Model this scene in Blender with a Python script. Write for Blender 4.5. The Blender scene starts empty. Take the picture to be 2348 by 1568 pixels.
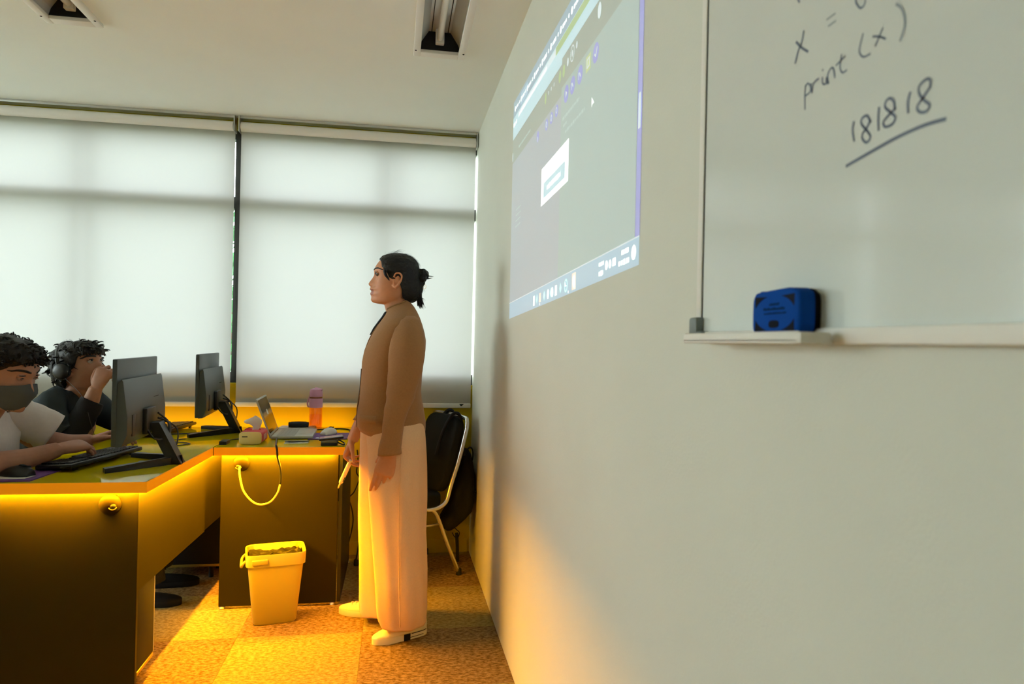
import bpy, bmesh, math, random
import numpy as np
from mathutils import Vector, Matrix, noise
random.seed(7)
V = Vector
PI = math.pi
SC = bpy.context.scene
COL = SC.collection

# ------------------------------------------------------------------ camera, world, exposure
cam = bpy.data.cameras.new('camera')
camo = bpy.data.objects.new('camera', cam)
COL.objects.link(camo)
YAW, PITCH, ROLL = .1672, .002, .0214
fwd = V((math.sin(YAW)*math.cos(PITCH), math.cos(YAW)*math.cos(PITCH), math.sin(PITCH)))
rgt = V((math.cos(YAW), -math.sin(YAW), 0))
up = rgt.cross(fwd)
r2 = rgt*math.cos(ROLL) + up*math.sin(ROLL)
u2 = -rgt*math.sin(ROLL) + up*math.cos(ROLL)
camo.matrix_world = Matrix(((r2.x, u2.x, -fwd.x, 0), (r2.y, u2.y, -fwd.y, 0), (r2.z, u2.z, -fwd.z, 1.22), (0, 0, 0, 1)))
cam.sensor_width = 36
cam.lens = 36*1583/2348
cam.clip_start = .02
cam.dof.use_dof = True
cam.dof.focus_distance = 2.85
cam.dof.aperture_fstop = 6.5
SC.camera = camo

wd = bpy.data.worlds.new('overcast_sky')
SC.world = wd
wd.use_nodes = True
bg = wd.node_tree.nodes['Background']
bg.inputs[0].default_value = (.905, 1, .985, 1)
bg.inputs[1].default_value = 14
SC.view_settings.view_transform = 'Standard'
SC.view_settings.look = 'None'
SC.view_settings.gamma = 1
SC.view_settings.use_curve_mapping = False
SC.view_settings.exposure = 0.0
SC.cycles.use_denoising = True
SC.cycles.max_bounces = 10
SC.cycles.diffuse_bounces = 6
SC.cycles.transparent_max_bounces = 12
SC.cycles.sample_clamp_indirect = 6
LED = 1250            # strength of the amber strips under the desks
SKYWIN = 1

# ------------------------------------------------------------------ materials
MATS = {}
def mat(name, col, rough=.6, spec=.4, metal=0, var=0, vscale=20, bump=0, bscale=60, emit=None, estr=0, coat=0, sheen=0, sss=0, alpha=1):
    m = bpy.data.materials.new(name); MATS[name] = m
    m.use_nodes = True
    nt = m.node_tree; b = nt.nodes['Principled BSDF']
    c4 = (*col, 1)
    b.inputs['Base Color'].default_value = c4
    b.inputs['Roughness'].default_value = rough
    b.inputs['Specular IOR Level'].default_value = spec
    b.inputs['Metallic'].default_value = metal
    b.inputs['Coat Weight'].default_value = coat
    b.inputs['Coat Roughness'].default_value = .05
    b.inputs['Sheen Weight'].default_value = sheen
    b.inputs['Subsurface Weight'].default_value = sss
    b.inputs['Subsurface Radius'].default_value = (.012, .005, .003)
    b.inputs['Alpha'].default_value = alpha
    if emit:
        b.inputs['Emission Color'].default_value = (*emit, 1)
        b.inputs['Emission Strength'].default_value = estr
    tc = nt.nodes.new('ShaderNodeTexCoord')
    if var:
        n = nt.nodes.new('ShaderNodeTexNoise'); n.inputs['Scale'].default_value = vscale; n.inputs['Detail'].default_value = 4
        r = nt.nodes.new('ShaderNodeValToRGB')
        r.color_ramp.elements[0].position = .3; r.color_ramp.elements[1].position = .7
        r.color_ramp.elements[0].color = (*[max(0, x*(1-var)) for x in col], 1)
        r.color_ramp.elements[1].color = (*[min(1, x*(1+var)) for x in col], 1)
        nt.links.new(tc.outputs['Object'], n.inputs['Vector'])
        nt.links.new(n.outputs['Fac'], r.inputs[0]); nt.links.new(r.outputs[0], b.inputs['Base Color'])
    if bump:
        n2 = nt.nodes.new('ShaderNodeTexNoise'); n2.inputs['Scale'].default_value = bscale; n2.inputs['Detail'].default_value = 3
        bp = nt.nodes.new('ShaderNodeBump'); bp.inputs['Strength'].default_value = bump; bp.inputs['Distance'].default_value = .01
        nt.links.new(tc.outputs['Object'], n2.inputs['Vector'])
        nt.links.new(n2.outputs['Fac'], bp.inputs['Height']); nt.links.new(bp.outputs[0], b.inputs['Normal'])
    return m

M_wall = mat('wall_paint', (.68, .70, .63), .7, .25, var=.02, vscale=3, bump=.05, bscale=180)
M_ceil = mat('ceiling_paint', (.87, .91, .87), .8, .2, var=.02, vscale=2, bump=.03, bscale=120)
M_yel = mat('yellow_wall_paint', (.52, .40, .006), .6, .25, var=.03, vscale=4, bump=.04, bscale=150)
M_white = mat('white_paint', (.78, .77, .72), .5, .3)
M_alu = mat('brushed_aluminium', (.62, .63, .62), .35, .5, metal=.85)
M_chrome = mat('silver_tube', (.72, .72, .70), .22, .5, metal=.9)
M_darkfr = mat('dark_window_frame', (.025, .027, .03), .4, .4)
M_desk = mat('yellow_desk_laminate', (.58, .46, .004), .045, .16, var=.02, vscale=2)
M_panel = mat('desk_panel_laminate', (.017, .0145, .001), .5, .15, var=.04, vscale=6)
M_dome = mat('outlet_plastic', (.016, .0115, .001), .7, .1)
M_edge = mat('amber_edge_glow', (.55, .22, .004), .45, .2, emit=(1, .29, .002), estr=.42)  # not a lamp: emission imitates LED light on the orange edge band
M_blackp = mat('black_plastic', (.012, .013, .013), .4, .4)
M_blackm = mat('black_matte', (.016, .016, .016), .75, .25)
M_greyp = mat('monitor_grey_plastic', (.045, .058, .060), .42, .4, bump=.05, bscale=500)
M_screen = mat('dark_screen', (.01, .01, .012), .15, .5, emit=(.25, .3, .35), estr=.35)
M_led = mat('amber_led', (1, .6, .1), .5, .2, emit=(1, .415, .003), estr=LED)
M_led2 = mat('amber_led_dim', (1, .6, .1), .5, .2, emit=(1, .46, .003), estr=LED*.030)
M_bin = mat('yellow_bin_plastic', (.50, .41, .05), .38, .4)
M_bag = mat('black_bin_liner', (.010, .009, .008), .45, .2)
M_skin = mat('skin_warm', (.58, .255, .125), .5, .35, var=.05, vscale=40, sss=.08)
M_skin2 = mat('skin_tan', (.40, .19, .12), .55, .35, var=.06, vscale=40, sss=.08)
M_skin3 = mat('skin_brown', (.33, .155, .09), .55, .35, var=.06, vscale=40, sss=.08)
M_lip = mat('lips', (.36, .12, .075), .4, .4)
M_hair = mat('black_hair', (.009, .008, .007), .5, .3, bump=.5, bscale=90)
M_jacket = mat('brown_wool', (.33, .165, .068), .85, .15, var=.05, vscale=150, bump=.12, bscale=600, sheen=.1)
M_trous = mat('cream_trouser_cloth', (.78, .51, .30), .85, .15, var=.03, vscale=200, bump=.08, bscale=700)
M_blk = mat('black_cloth', (.012, .012, .013), .85, .2, bump=.1, bscale=300)
M_pad = mat('black_chair_fabric', (.012, .013, .012), .9, .15, bump=.1, bscale=500)
M_char = mat('charcoal_knit', (.030, .038, .042), .9, .15, bump=.15, bscale=250)
M_tee = mat('white_cotton', (.66, .61, .60), .85, .15, var=.03, vscale=60, bump=.08, bscale=300)
M_mask = mat('grey_mask_cloth', (.082, .090, .090), .85, .15, bump=.1, bscale=500)
M_shoe = mat('cream_shoe_canvas', (.80, .72, .45), .6, .3, bump=.06, bscale=500)
M_sole = mat('white_rubber', (.82, .76, .52), .5, .3)
M_purple = mat('purple_mat', (.12, .045, .19), .6, .3)
M_paper = mat('white_paper', (.80, .80, .76), .7, .2)
M_pink = mat('pink_plastic', (.62, .30, .47), .4, .4)
M_red = mat('red_card', (.62, .05, .06), .5, .3)
M_tan = mat('cream_card', (.72, .58, .22), .6, .3)
M_silver = mat('laptop_silver', (.46, .49, .46), .45, .4, metal=.3)
M_ivory = mat('ivory_cable', (.80, .62, .22), .45, .4)
M_board = mat('whiteboard_enamel', (.66, .70, .67), .09, .5)
M_ink = mat('blue_grey_ink', (.16, .19, .25), .6, .2)
M_ink2 = mat('faded_ink', (.27, .31, .34), .6, .2)
M_blue = mat('blue_eraser_shell', (.003, .055, .30), .75, .06)
M_felt = mat('dark_felt', (.008, .008, .012), .95, .1)
M_navyp = mat('navy_print', (.003, .028, .10), .8, .05)
M_tube = mat('lamp_tube_glass', (.80, .80, .76), .25, .5)
M_refl = mat('lamp_reflector', (.66, .67, .64), .3, .5, metal=.25)
M_green = mat('garden_leaf', (.06, .22, .08), .7, .2, var=.3, vscale=9)
M_bark = mat('tree_bark', (.12, .08, .05), .9, .1)
M_grass = mat('lawn', (.20, .23, .17), .9, .1, var=.2, vscale=5)
M_eye = mat('eye_white', (.42, .38, .34), .25, .5)
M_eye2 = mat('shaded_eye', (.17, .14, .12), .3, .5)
M_iris = mat('dark_iris', (.012, .008, .006), .2, .5)
M_gold = mat('brass_trim', (.50, .36, .08), .35, .4, metal=.6)

def glassy(name, col, fac):
    m = bpy.data.materials.new(name); m.use_nodes = True; nt = m.node_tree
    for n in list(nt.nodes): nt.nodes.remove(n)
    o = nt.nodes.new('ShaderNodeOutputMaterial'); t = nt.nodes.new('ShaderNodeBsdfTransparent'); g = nt.nodes.new('ShaderNodeBsdfGlossy')
    g.inputs['Roughness'].default_value = .05; t.inputs[0].default_value = (*col, 1)
    mx = nt.nodes.new('ShaderNodeMixShader'); mx.inputs[0].default_value = fac
    nt.links.new(t.outputs[0], mx.inputs[1]); nt.links.new(g.outputs[0], mx.inputs[2]); nt.links.new(mx.outputs[0], o.inputs[0])
    return m
M_glass = glassy('window_glass', (.95, .97, .97), .06)
M_clear = glassy('clear_tinted_plastic', (.97, .82, .70), .07)

def fabric():
    m = bpy.data.materials.new('blind_fabric'); m.use_nodes = True; nt = m.node_tree
    for n in list(nt.nodes): nt.nodes.remove(n)
    o = nt.nodes.new('ShaderNodeOutputMaterial'); d = nt.nodes.new('ShaderNodeBsdfDiffuse'); t = nt.nodes.new('ShaderNodeBsdfTranslucent')
    d.inputs[0].default_value = (.66, .64, .54, 1); t.inputs[0].default_value = (.222, .222, .222, 1)
    tc = nt.nodes.new('ShaderNodeTexCoord'); w = nt.nodes.new('ShaderNodeTexNoise'); w.inputs['Scale'].default_value = 400
    bp = nt.nodes.new('ShaderNodeBump'); bp.inputs['Strength'].default_value = .04; bp.inputs['Distance'].default_value = .002
    nt.links.new(tc.outputs['Object'], w.inputs['Vector']); nt.links.new(w.outputs['Fac'], bp.inputs['Height'])
    nt.links.new(bp.outputs[0], d.inputs['Normal'])
    mx = nt.nodes.new('ShaderNodeMixShader'); mx.inputs[0].default_value = .5
    nt.links.new(d.outputs[0], mx.inputs[1]); nt.links.new(t.outputs[0], mx.inputs[2]); nt.links.new(mx.outputs[0], o.inputs[0])
    return m
M_blind = fabric()

def carpet(name, a, b):
    m = bpy.data.materials.new(name); m.use_nodes = True; nt = m.node_tree; p = nt.nodes['Principled BSDF']
    p.inputs['Roughness'].default_value = .95; p.inputs['Specular IOR Level'].default_value = .1
    tc = nt.nodes.new('ShaderNodeTexCoord')
    mp = nt.nodes.new('ShaderNodeMapping'); mp.inputs['Scale'].default_value = (1, 1.7, 1)
    n = nt.nodes.new('ShaderNodeTexNoise'); n.inputs['Scale'].default_value = 55; n.inputs['Detail'].default_value = 5; n.inputs['Roughness'].default_value = .7
    r = nt.nodes.new('ShaderNodeValToRGB'); e = r.color_ramp.elements
    e[0].position = .40; e[1].position = .60; e[0].color = (*a, 1); e[1].color = (*b, 1)
    bp = nt.nodes.new('ShaderNodeBump'); bp.inputs['Strength'].default_value = .9; bp.inputs['Distance'].default_value = .008
    nt.links.new(tc.outputs['Object'], mp.inputs[0]); nt.links.new(mp.outputs[0], n.inputs['Vector'])
    nt.links.new(n.outputs['Fac'], r.inputs[0]); nt.links.new(r.outputs[0], p.inputs['Base Color'])
    nt.links.new(n.outputs['Fac'], bp.inputs['Height']); nt.links.new(bp.outputs[0], p.inputs['Normal'])
    return m
M_carA = carpet('carpet_sand', (.23, .165, .05), (.46, .35, .12))
M_carB = carpet('carpet_brown', (.15, .085, .03), (.40, .26, .11))

def lit(name, base, add, s):
    """wall paint with the projected light put in as emission"""
    return mat(name, base, .7, .2, emit=add, estr=s)
WB = (.68, .70, .63)
P_left = lit('projected_mauve', WB, (.06, .09, .18), 1)
P_right = lit('projected_sage', WB, (0.04, 0.12, 0.16), 1)
P_top = lit('projected_dim', WB, (0.0, 0.03, 0.05), 1)
P_bar = lit('projected_pale_blue', WB, (0.07, 0.2, 0.36), 1)
P_url = lit('projected_ice_blue', WB, (0.18, 0.36, 0.48), 1)
P_tab = lit('projected_steel_blue', WB, (0.0, 0.09, 0.22), 1)
P_white = lit('projected_white', WB, (0.85, 0.9, 0.95), 1)
P_soft = lit('projected_soft_white', WB, (0.35, 0.46, 0.55), 1)
P_text = lit('projected_grey_text', WB, (0.13, 0.22, 0.26), 1)
P_pur = lit('projected_violet', WB, (0.0, 0.0, 0.36), 1)
P_yel = lit('projected_lime', WB, (0.16, 0.22, 0.03), 1)
P_grn = lit('projected_green', WB, (0.07, 0.18, 0.0), 1)
P_cyan = lit('projected_cyan', WB, (0.3, 0.7, 0.75), 1)
P_org = lit('projected_orange', WB, (0.7, 0.5, 0.4), 1)

# ------------------------------------------------------------------ mesh building
class MB:
    def __init__(s): s.v = []; s.f = []; s.m = []; s.mi = 0
    def add(s, vs, fs):
        o = len(s.v); s.v += [tuple(p) for p in vs]
        s.f += [tuple(i+o for i in f) for f in fs]; s.m += [s.mi]*len(fs); return s
    def box(s, a, b, bev=0, mtx=None):
        x0, x1 = sorted((a[0], b[0])); y0, y1 = sorted((a[1], b[1])); z0, z1 = sorted((a[2], b[2]))
        if bev <= 0:
            vs = [V((x, y, z)) for x in (x0, x1) for y in (y0, y1) for z in (z0, z1)]
            fs = [(0, 1, 3, 2), (4, 6, 7, 5), (0, 4, 5, 1), (2, 3, 7, 6), (0, 2, 6, 4), (1, 5, 7, 3)]
        else:
            bm = bmesh.new(); bmesh.ops.create_cube(bm, size=1)
            for v in bm.verts: v.co = V(((x0+x1)/2+v.co.x*(x1-x0), (y0+y1)/2+v.co.y*(y1-y0), (z0+z1)/2+v.co.z*(z1-z0)))
            bmesh.ops.bevel(bm, geom=list(bm.edges), offset=bev, segments=2, profile=.5, affect='EDGES')
            bm.verts.index_update(); vs = [v.co.copy() for v in bm.verts]; fs = [[v.index for v in f.verts] for f in bm.faces]; bm.free()
        if mtx: vs = [mtx @ v for v in vs]
        return s.add(vs, fs)
    def loft(s, rings, cap=True, closed=True):
        n = len(rings[0]); vs = [p for r in rings for p in r]; fs = []
        for i in range(len(rings)-1):
            for j in range(n if closed else n-1):
                k = (j+1) % n
                fs.append((i*n+j, i*n+k, (i+1)*n+k, (i+1)*n+j))
        if cap and closed: fs.append(tuple(range(n))[::-1]); fs.append(tuple((len(rings)-1)*n+j for j in range(n)))
        return s.add(vs, fs)
    def tube(s, pts, r, n=8, sub=0, up=None, round_ends=False):
        """pts: Vectors; r: number, list of numbers or list of (a, b) ellipses"""
        pts = [V(p) for p in pts]
        rs = list(r) if isinstance(r, (list, tuple)) else [r]*len(pts)
        rs = [x if isinstance(x, (tuple, list)) else (x, x) for x in rs]
        if sub: pts, rs = smooth_path(pts, rs, sub)
        ts = []
        for i in range(len(pts)):
            t = (pts[min(i+1, len(pts)-1)]-pts[max(i-1, 0)])
            ts.append(t.normalized() if t.length > 1e-9 else V((0, 0, 1)))
        ref = V(up) if up is not None else (V((0, 0, 1)) if abs(ts[0].z) < .9 else V((1, 0, 0)))
        rings = []
        a = (ref - ts[0]*ref.dot(ts[0])).normalized()
        seq = list(zip(pts, rs, ts))
        if round_ends:
            p, q, t = seq[0]; d = (q[0]+q[1])/2
            pre = [(p-t*d*.95, (q[0]*.3, q[1]*.3), t), (p-t*d*.6, (q[0]*.8, q[1]*.8), t)]
            p, q, t = seq[-1]; d = (q[0]+q[1])/2
            post = [(p+t*d*.6, (q[0]*.8, q[1]*.8), t), (p+t*d*.95, (q[0]*.3, q[1]*.3), t)]
            seq = pre+seq+post
        for p, q, t in seq:
            if up is not None: a = V(up)
            a = (a - t*a.dot(t))
            a = a.normalized() if a.length > 1e-6 else t.orthogonal().normalized()
            b = t.cross(a)
            rings.append([p + a*q[0]*math.cos(2*PI*k/n) + b*q[1]*math.sin(2*PI*k/n) for k in range(n)])
        return s.loft(rings)
    def lathe(s, c, prof, n=24, axis='z'):
        """prof: (radius, height) pairs"""
        c = V(c); rings = []
        for r, h in prof:
            ring = []
            for k in range(n):
                x, y = r*math.cos(2*PI*k/n), r*math.sin(2*PI*k/n)
                ring.append(c + {'z': V((x, y, h)), 'y': V((x, h, y)), 'x': V((h, x, y))}[axis])
            rings.append(ring)
        return s.loft(rings)
    def prism(s, poly, d):
        """poly: list of Vectors (flat), d: extrusion Vector"""
        poly = [V(p) for p in poly]; d = V(d)
        return s.loft([poly, [p+d for p in poly]])
    def ball(s, c, r, nu=14, nv=9, mtx=None):
        r = r if isinstance(r, (tuple, list)) else (r, r, r)
        rings = []
        for i in range(nv+1):
            t = PI*(.02+.96*i/nv)
            rings.append([V((r[0]*math.sin(t)*math.cos(2*PI*k/nu), r[1]*math.sin(t)*math.sin(2*PI*k/nu), -r[2]*math.cos(t))) for k in range(nu)])
        rings = [[(V(c)+(mtx @ p if mtx else p)) for p in q] for q in rings]
        return s.loft(rings)
    def mesh(s, name, mats, smooth=False):
        me = bpy.data.meshes.new(name)
        me.from_pydata(s.v, [], s.f)
        mats = mats if isinstance(mats, (list, tuple)) else [mats]
        for m in mats: me.materials.append(m)
        me.polygons.foreach_set('material_index', s.m)
        bm = bmesh.new(); bm.from_mesh(me); bmesh.ops.recalc_face_normals(bm, faces=bm.faces)
        bm.to_mesh(me); bm.free()
        if smooth: me.polygons.foreach_set('use_smooth', [True]*len(me.polygons))
        me.update()
        return me
    def obj(s, name, mats, parent=None, smooth=False, sharp=None, **kw):
        me = s.mesh(name, mats, smooth or sharp is not None)
        if sharp is not None: me.set_sharp_from_angle(angle=math.radians(sharp))
        o = bpy.data.objects.new(name, me); COL.objects.link(o)
        if parent: put(o, parent)
        for k, v in kw.items(): o[k] = v
        return o

def smooth_path(pts, rs, sub):
    P, R = [], []
    n = len(pts)
    for i in range(n-1):
        p0, p1, p2, p3 = pts[max(i-1, 0)], pts[i], pts[i+1], pts[min(i+2, n-1)]
        for k in range(sub):
            t = k/sub
            P.append(.5*((2*p1)+(p2-p0)*t+(2*p0-5*p1+4*p2-p3)*t*t+(3*p1-p0-3*p2+p3)*t**3))
            R.append((rs[i][0]*(1-t)+rs[i+1][0]*t, rs[i][1]*(1-t)+rs[i+1][1]*t))
    P.append(pts[-1]); R.append(rs[-1])
    return P, R

def put(o, parent):
    """parent keeping world placement (parents carry only a translation / rotation)"""
    bpy_m = WM.get(parent.name, Matrix.Identity(4))
    o.parent = parent
    o.matrix_parent_inverse = bpy_m.inverted()
    WM.setdefault(o.name, Matrix.Identity(4))
WM = {}

def thing(name, label, cat, loc=(0, 0, 0), group=None):
    o = bpy.data.objects.new(name, None); COL.objects.link(o)
    o.location = loc; o.empty_display_size = .05
    WM[o.name] = Matrix.Translation(loc)
    return tag(o, label, cat, group)
def tag(o, label, cat, group=None):
    o['label'] = label; o['category'] = cat
    if group: o['group'] = group
    return o
def struct(o, label=None):
    o['kind'] = 'structure'
    if label: o['label'] = label
    return o
def dup(root, mtx, label, group=None):
    """copy a thing and its parts; mtx moves the copy in world space"""
    r = root.copy(); COL.objects.link(r); r['label'] = label
    if group: r['group'] = group
    base = Matrix.Translation(root.location)
    new = mtx @ base
    r.matrix_world = new; WM[r.name] = new
    def kids(src, dst):
        for ch in [c for c in bpy.data.objects if c.parent == src]:
            c = ch.copy(); COL.objects.link(c); c.parent = dst
            kids(ch, c)
    kids(root, r)
    return r
def sell(cx, cy, a, b, n, p=2.0, z=0):
    out = []
    for k in range(n):
        t = 2*PI*k/n; c, s_ = math.cos(t), math.sin(t)
        out.append(V((cx+a*math.copysign(abs(c)**(2/p), c), cy+b*math.copysign(abs(s_)**(2/p), s_), z)))
    return out
def lerp(a, b, t): return a+(b-a)*t
def interp(tab, x):
    """piecewise smooth interpolation of tuples keyed by first value (ascending)"""
    if x <= tab[0][0]: return tab[0][1:]
    for i in range(len(tab)-1):
        if x <= tab[i+1][0]:
            t = (x-tab[i][0])/(tab[i+1][0]-tab[i][0])
            return tuple(lerp(p, q, t) for p, q in zip(tab[i][1:], tab[i+1][1:]))
    return tab[-1][1:]
def remeshed(mb, name, mats, voxel, it, parent=None):
    me = mb.mesh(name+'_raw', mats)
    t = bpy.data.objects.new('raw', me); COL.objects.link(t)
    m = t.modifiers.new('r', 'REMESH'); m.mode = 'VOXEL'; m.voxel_size = voxel
    if it:
        q = t.modifiers.new('s', 'SMOOTH'); q.factor = .5; q.iterations = it
    dg = bpy.context.evaluated_depsgraph_get(); dg.update()
    out = bpy.data.meshes.new_from_object(t.evaluated_get(dg))
    out.name = name
    bpy.data.objects.remove(t); bpy.data.meshes.remove(me)
    out.materials.clear()
    for k in (mats if isinstance(mats, (list, tuple)) else [mats]): out.materials.append(k)
    out.polygons.foreach_set('use_smooth', [True]*len(out.polygons))
    o = bpy.data.objects.new(name, out); COL.objects.link(o)
    if parent: put(o, parent)
    return o

# ------------------------------------------------------------------ the setting
XR, YF, ZC = .449, 4.02, 2.432          # right wall, window wall, ceiling
XL, YN = -5.4, -2.4                     # left wall and the wall behind
SILL, TOPW = .969, 2.37
def flat(name, boxes, m, **kw):
    b = MB()
    for q in boxes: b.box(*q)
    return struct(b.obj(name, m, **kw))
flat('wall_right', [((XR, YN-.1, -.1), (XR+.15, YF+.2, ZC+.1))], M_wall)
WLY0, WLY1 = 1.5, 3.9
flat('wall_left', [((XL-.15, YN-.1, -.1), (XL, WLY0, ZC+.1)), ((XL-.15, WLY1, -.1), (XL, YF+.2, ZC+.1)), ((XL-.15, WLY0, -.1), (XL, WLY1, SILL)), ((XL-.15, WLY0, TOPW), (XL, WLY1, ZC+.1))], M_wall)
flat('wall_near', [((XL, YN-.15, -.1), (XR, YN, ZC+.1))], M_wall)
flat('wall_far', [((XL, YF, -.1), (XR, YF+.1, SILL)), ((XL, YF, TOPW), (XR, YF+.1, ZC+.1))], M_yel)
# ceiling, cut around the two recessed lamps
LAMPS = [(.061, .25), (-1.345, -1.165)]
LY0, LY1 = 1.70, 2.925
cb = [((XL, YN, ZC), (XR, LY0, ZC+.1)), ((XL, LY1, ZC), (XR, YF, ZC+.1)),
      ((XL, LY0, ZC), (LAMPS[1][0], LY1, ZC+.1)), ((LAMPS[1][1], LY0, ZC), (LAMPS[0][0], LY1, ZC+.1)), ((LAMPS[0][1], LY0, ZC), (XR, LY1, ZC+.1))]
flat('ceiling', cb, M_ceil)
# carpet tiles on a dark sub-floor
fl = flat('floor', [((XL, YN, -.1), (XR, YF, -.006))], M_blackm)
TS = .5
tm = []
for nm, m in (('a', M_carA), ('b', M_carB)):
    b = MB(); b.box((-TS/2+.0003, -TS/2+.0003, -.006), (TS/2-.0003, TS/2-.0003, 0), .0006); tm.append(b.mesh('carpet_tile', m))
ix0, ix1 = -11, 0
for i in range(ix0, ix1+1):
    for j in range(-11, 3):
        x, y = -.11+TS*i+TS/2, 2.95+TS*j+TS/2
        o = bpy.data.objects.new('carpet_tile', tm[(i+j) % 2]); COL.objects.link(o)
        # tiles at the walls are cut to fit
        xa, xb = max(x-TS/2, XL), (min(x+TS/2, XR) if i else XR); ya, yb = max(y-TS/2, YN), min(y+TS/2, YF)
        if xb-xa < .02 or yb-ya < .02:
            bpy.data.objects.remove(o); continue
        o.location = ((xa+xb)/2, (ya+yb)/2, 0); o.scale = ((xb-xa)/TS, (yb-ya)/TS, 1)
        o.parent = fl
b = MB(); b.box((XL, YF-.012, 0), (XR-.012, YF, .075), .003); struct(b.obj('baseboard_far', M_yel))
# window: frame members, transom, mullions and glass panes; bare unseen left end adds daylight
wf = MB()
wf.box((XL, YF+.02, SILL), (XR, YF+.08, SILL+.06)); wf.box((XL, YF+.02, TOPW-.05), (XR, YF+.08, TOPW))
win = struct(wf.obj('window_1', M_darkfr))
mull = [-4.4, -3.45, -2.45, -1.66, -.868, -.06]
for x in mull:
    mw = .028 if x == -.868 else .011
    q = MB(); q.box((x-mw, YF+.018, SILL+.06), (x+mw, YF+.082, TOPW-.05)); q.obj('mullion', M_darkfr, win)
q = MB(); q.box((XL, YF+.019, 1.935), (XR, YF+.081, 2.0)); q.obj('transom', M_darkfr, win)
xs = [XL]+mull+[XR]
for i in range(len(xs)-1):
    for z0, z1 in ((SILL+.06, 1.935), (2.0, TOPW-.05)):
        if xs[i+1]-xs[i] < .08: continue
        q = MB(); q.box((xs[i]+.02, YF+.048, z0-.005), (xs[i+1]-.02, YF+.053, z1+.005)); q.obj('pane', M_glass, win)
w2 = struct(MB().box((XL-.09, WLY0, SILL), (XL-.03, WLY1, SILL+.05)).box((XL-.09, WLY0, TOPW-.05), (XL-.03, WLY1, TOPW)).box((XL-.09, 2.67, SILL+.05), (XL-.03, 2.73, TOPW-.05)).obj('added_side_window', M_darkfr))  # unseen left-wall window, added to light the right wall
MB().box((XL-.063, WLY0, SILL+.04), (XL-.057, WLY1, TOPW-.04)).obj('pane', M_glass, w2)
# window sill board
q = MB(); q.box((XL, YF-.004, SILL-.022), (XR, YF+.02, SILL), .003); struct(q.obj('trim_1', M_yel))
# the garden outside
q = MB(); q.box((-14, YF+.2, -.35), (8, 22, -.3)); struct(q.obj('ground', M_grass), 'lawn outside the windows')
def tree(x, y, h, r, seed, label):
    rnd = random.Random(seed)
    t = thing('garden_tree', label, 'tree', (x, y, -.3), 'trees outside the windows')
    q = MB(); q.tube([(x, y, -.3), (x+.05, y, h*.35), (x-.04, y+.03, h*.7)], [.11, .09, .05], 8, 4); q.obj('trunk', M_bark, t, True)
    q = MB()
    for k in range(700):
        d = V((rnd.gauss(0, 1), rnd.gauss(0, 1), rnd.gauss(0, 1))).normalized()*r*rnd.uniform(.45, 1)
        c = V((x, y, h*.62))+V((d.x, d.y, d.z*1.5))
        n = V((rnd.gauss(0, 1), rnd.gauss(0, 1), rnd.gauss(0, 1))).normalized(); a = n.orthogonal().normalized(); bb = n.cross(a); s_ = rnd.uniform(.08, .16)
        q.add([c-a*s_, c+bb*s_*.45, c+a*s_, c-bb*s_*.45], [(0, 1, 2, 3)])
    q.obj('foliage', M_green, t, kind='stuff')
tree(-1.75, 7.6, 2.5, .75, 3, 'leafy green garden tree glimpsed through the gap between the two roller blinds')

# ------------------------------------------------------------------ roller blinds
def blind(x0, x1, label):
    t = thing('roller_blind', label, 'blind', ((x0+x1)/2, 4.0, .839), 'translucent roller blinds over the windows')
    q = MB()
    nx, nz = 24, 30; ys = lambda x, z: 4.0015+.0015*math.sin(x*5+z)
    vs = [V((lerp(x0, x1, i/nx), ys(lerp(x0, x1, i/nx), lerp(.856, 2.37, j/nz)), lerp(.856, 2.37, j/nz))) for j in range(nz+1) for i in range(nx+1)]
    q.add(vs, [(j*(nx+1)+i, j*(nx+1)+i+1, (j+1)*(nx+1)+i+1, (j+1)*(nx+1)+i) for j in range(nz) for i in range(nx)])
    q.obj('fabric', M_blind, t, True)
    q = MB(); q.tube([(x0+.004, 3.9765, 2.374), (x1-.004, 3.9765, 2.374)], .026, 20); q.obj('roll', M_white, t, True, 40)
    q = MB(); q.box((x0, 3.990, .839), (x1, 4.010, .865), .004); bar = q.obj('bottom_bar', M_white, t, sharp=40)
    q = MB(); q.box((x0, 3.962, 2.416), (x1, 4.015, 2.432), .003); q.obj('head_rail', M_alu, t, sharp=40)
    for x in (x0-.003, x1+.003):
        q = MB(); q.box((x-.003, 3.947, 2.342), (x+.003, 4.015, 2.427), .002); q.lathe((x, 3.9765, 2.374), [(.012, -.005), (.012, .005)], 12, 'x'); q.obj('end_bracket', M_alu, t, sharp=40)
    return t, bar
b1, _ = blind(-2.10, -.892, 'wide white roller blind on the left, behind the two seated people')
blind(-3.42, -2.116, 'white roller blind at the far left, just outside the picture')
b2, bar2 = blind(-.861, .438, 'white roller blind on the right, behind the standing woman')
q = MB(); q.prism([V((.37, 3.9885, .863)), V((.40, 3.9885, .863)), V((.382, 3.9885, .849))], (0, .002, 0)); q.obj('bar_mark', M_char, bar2)

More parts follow.
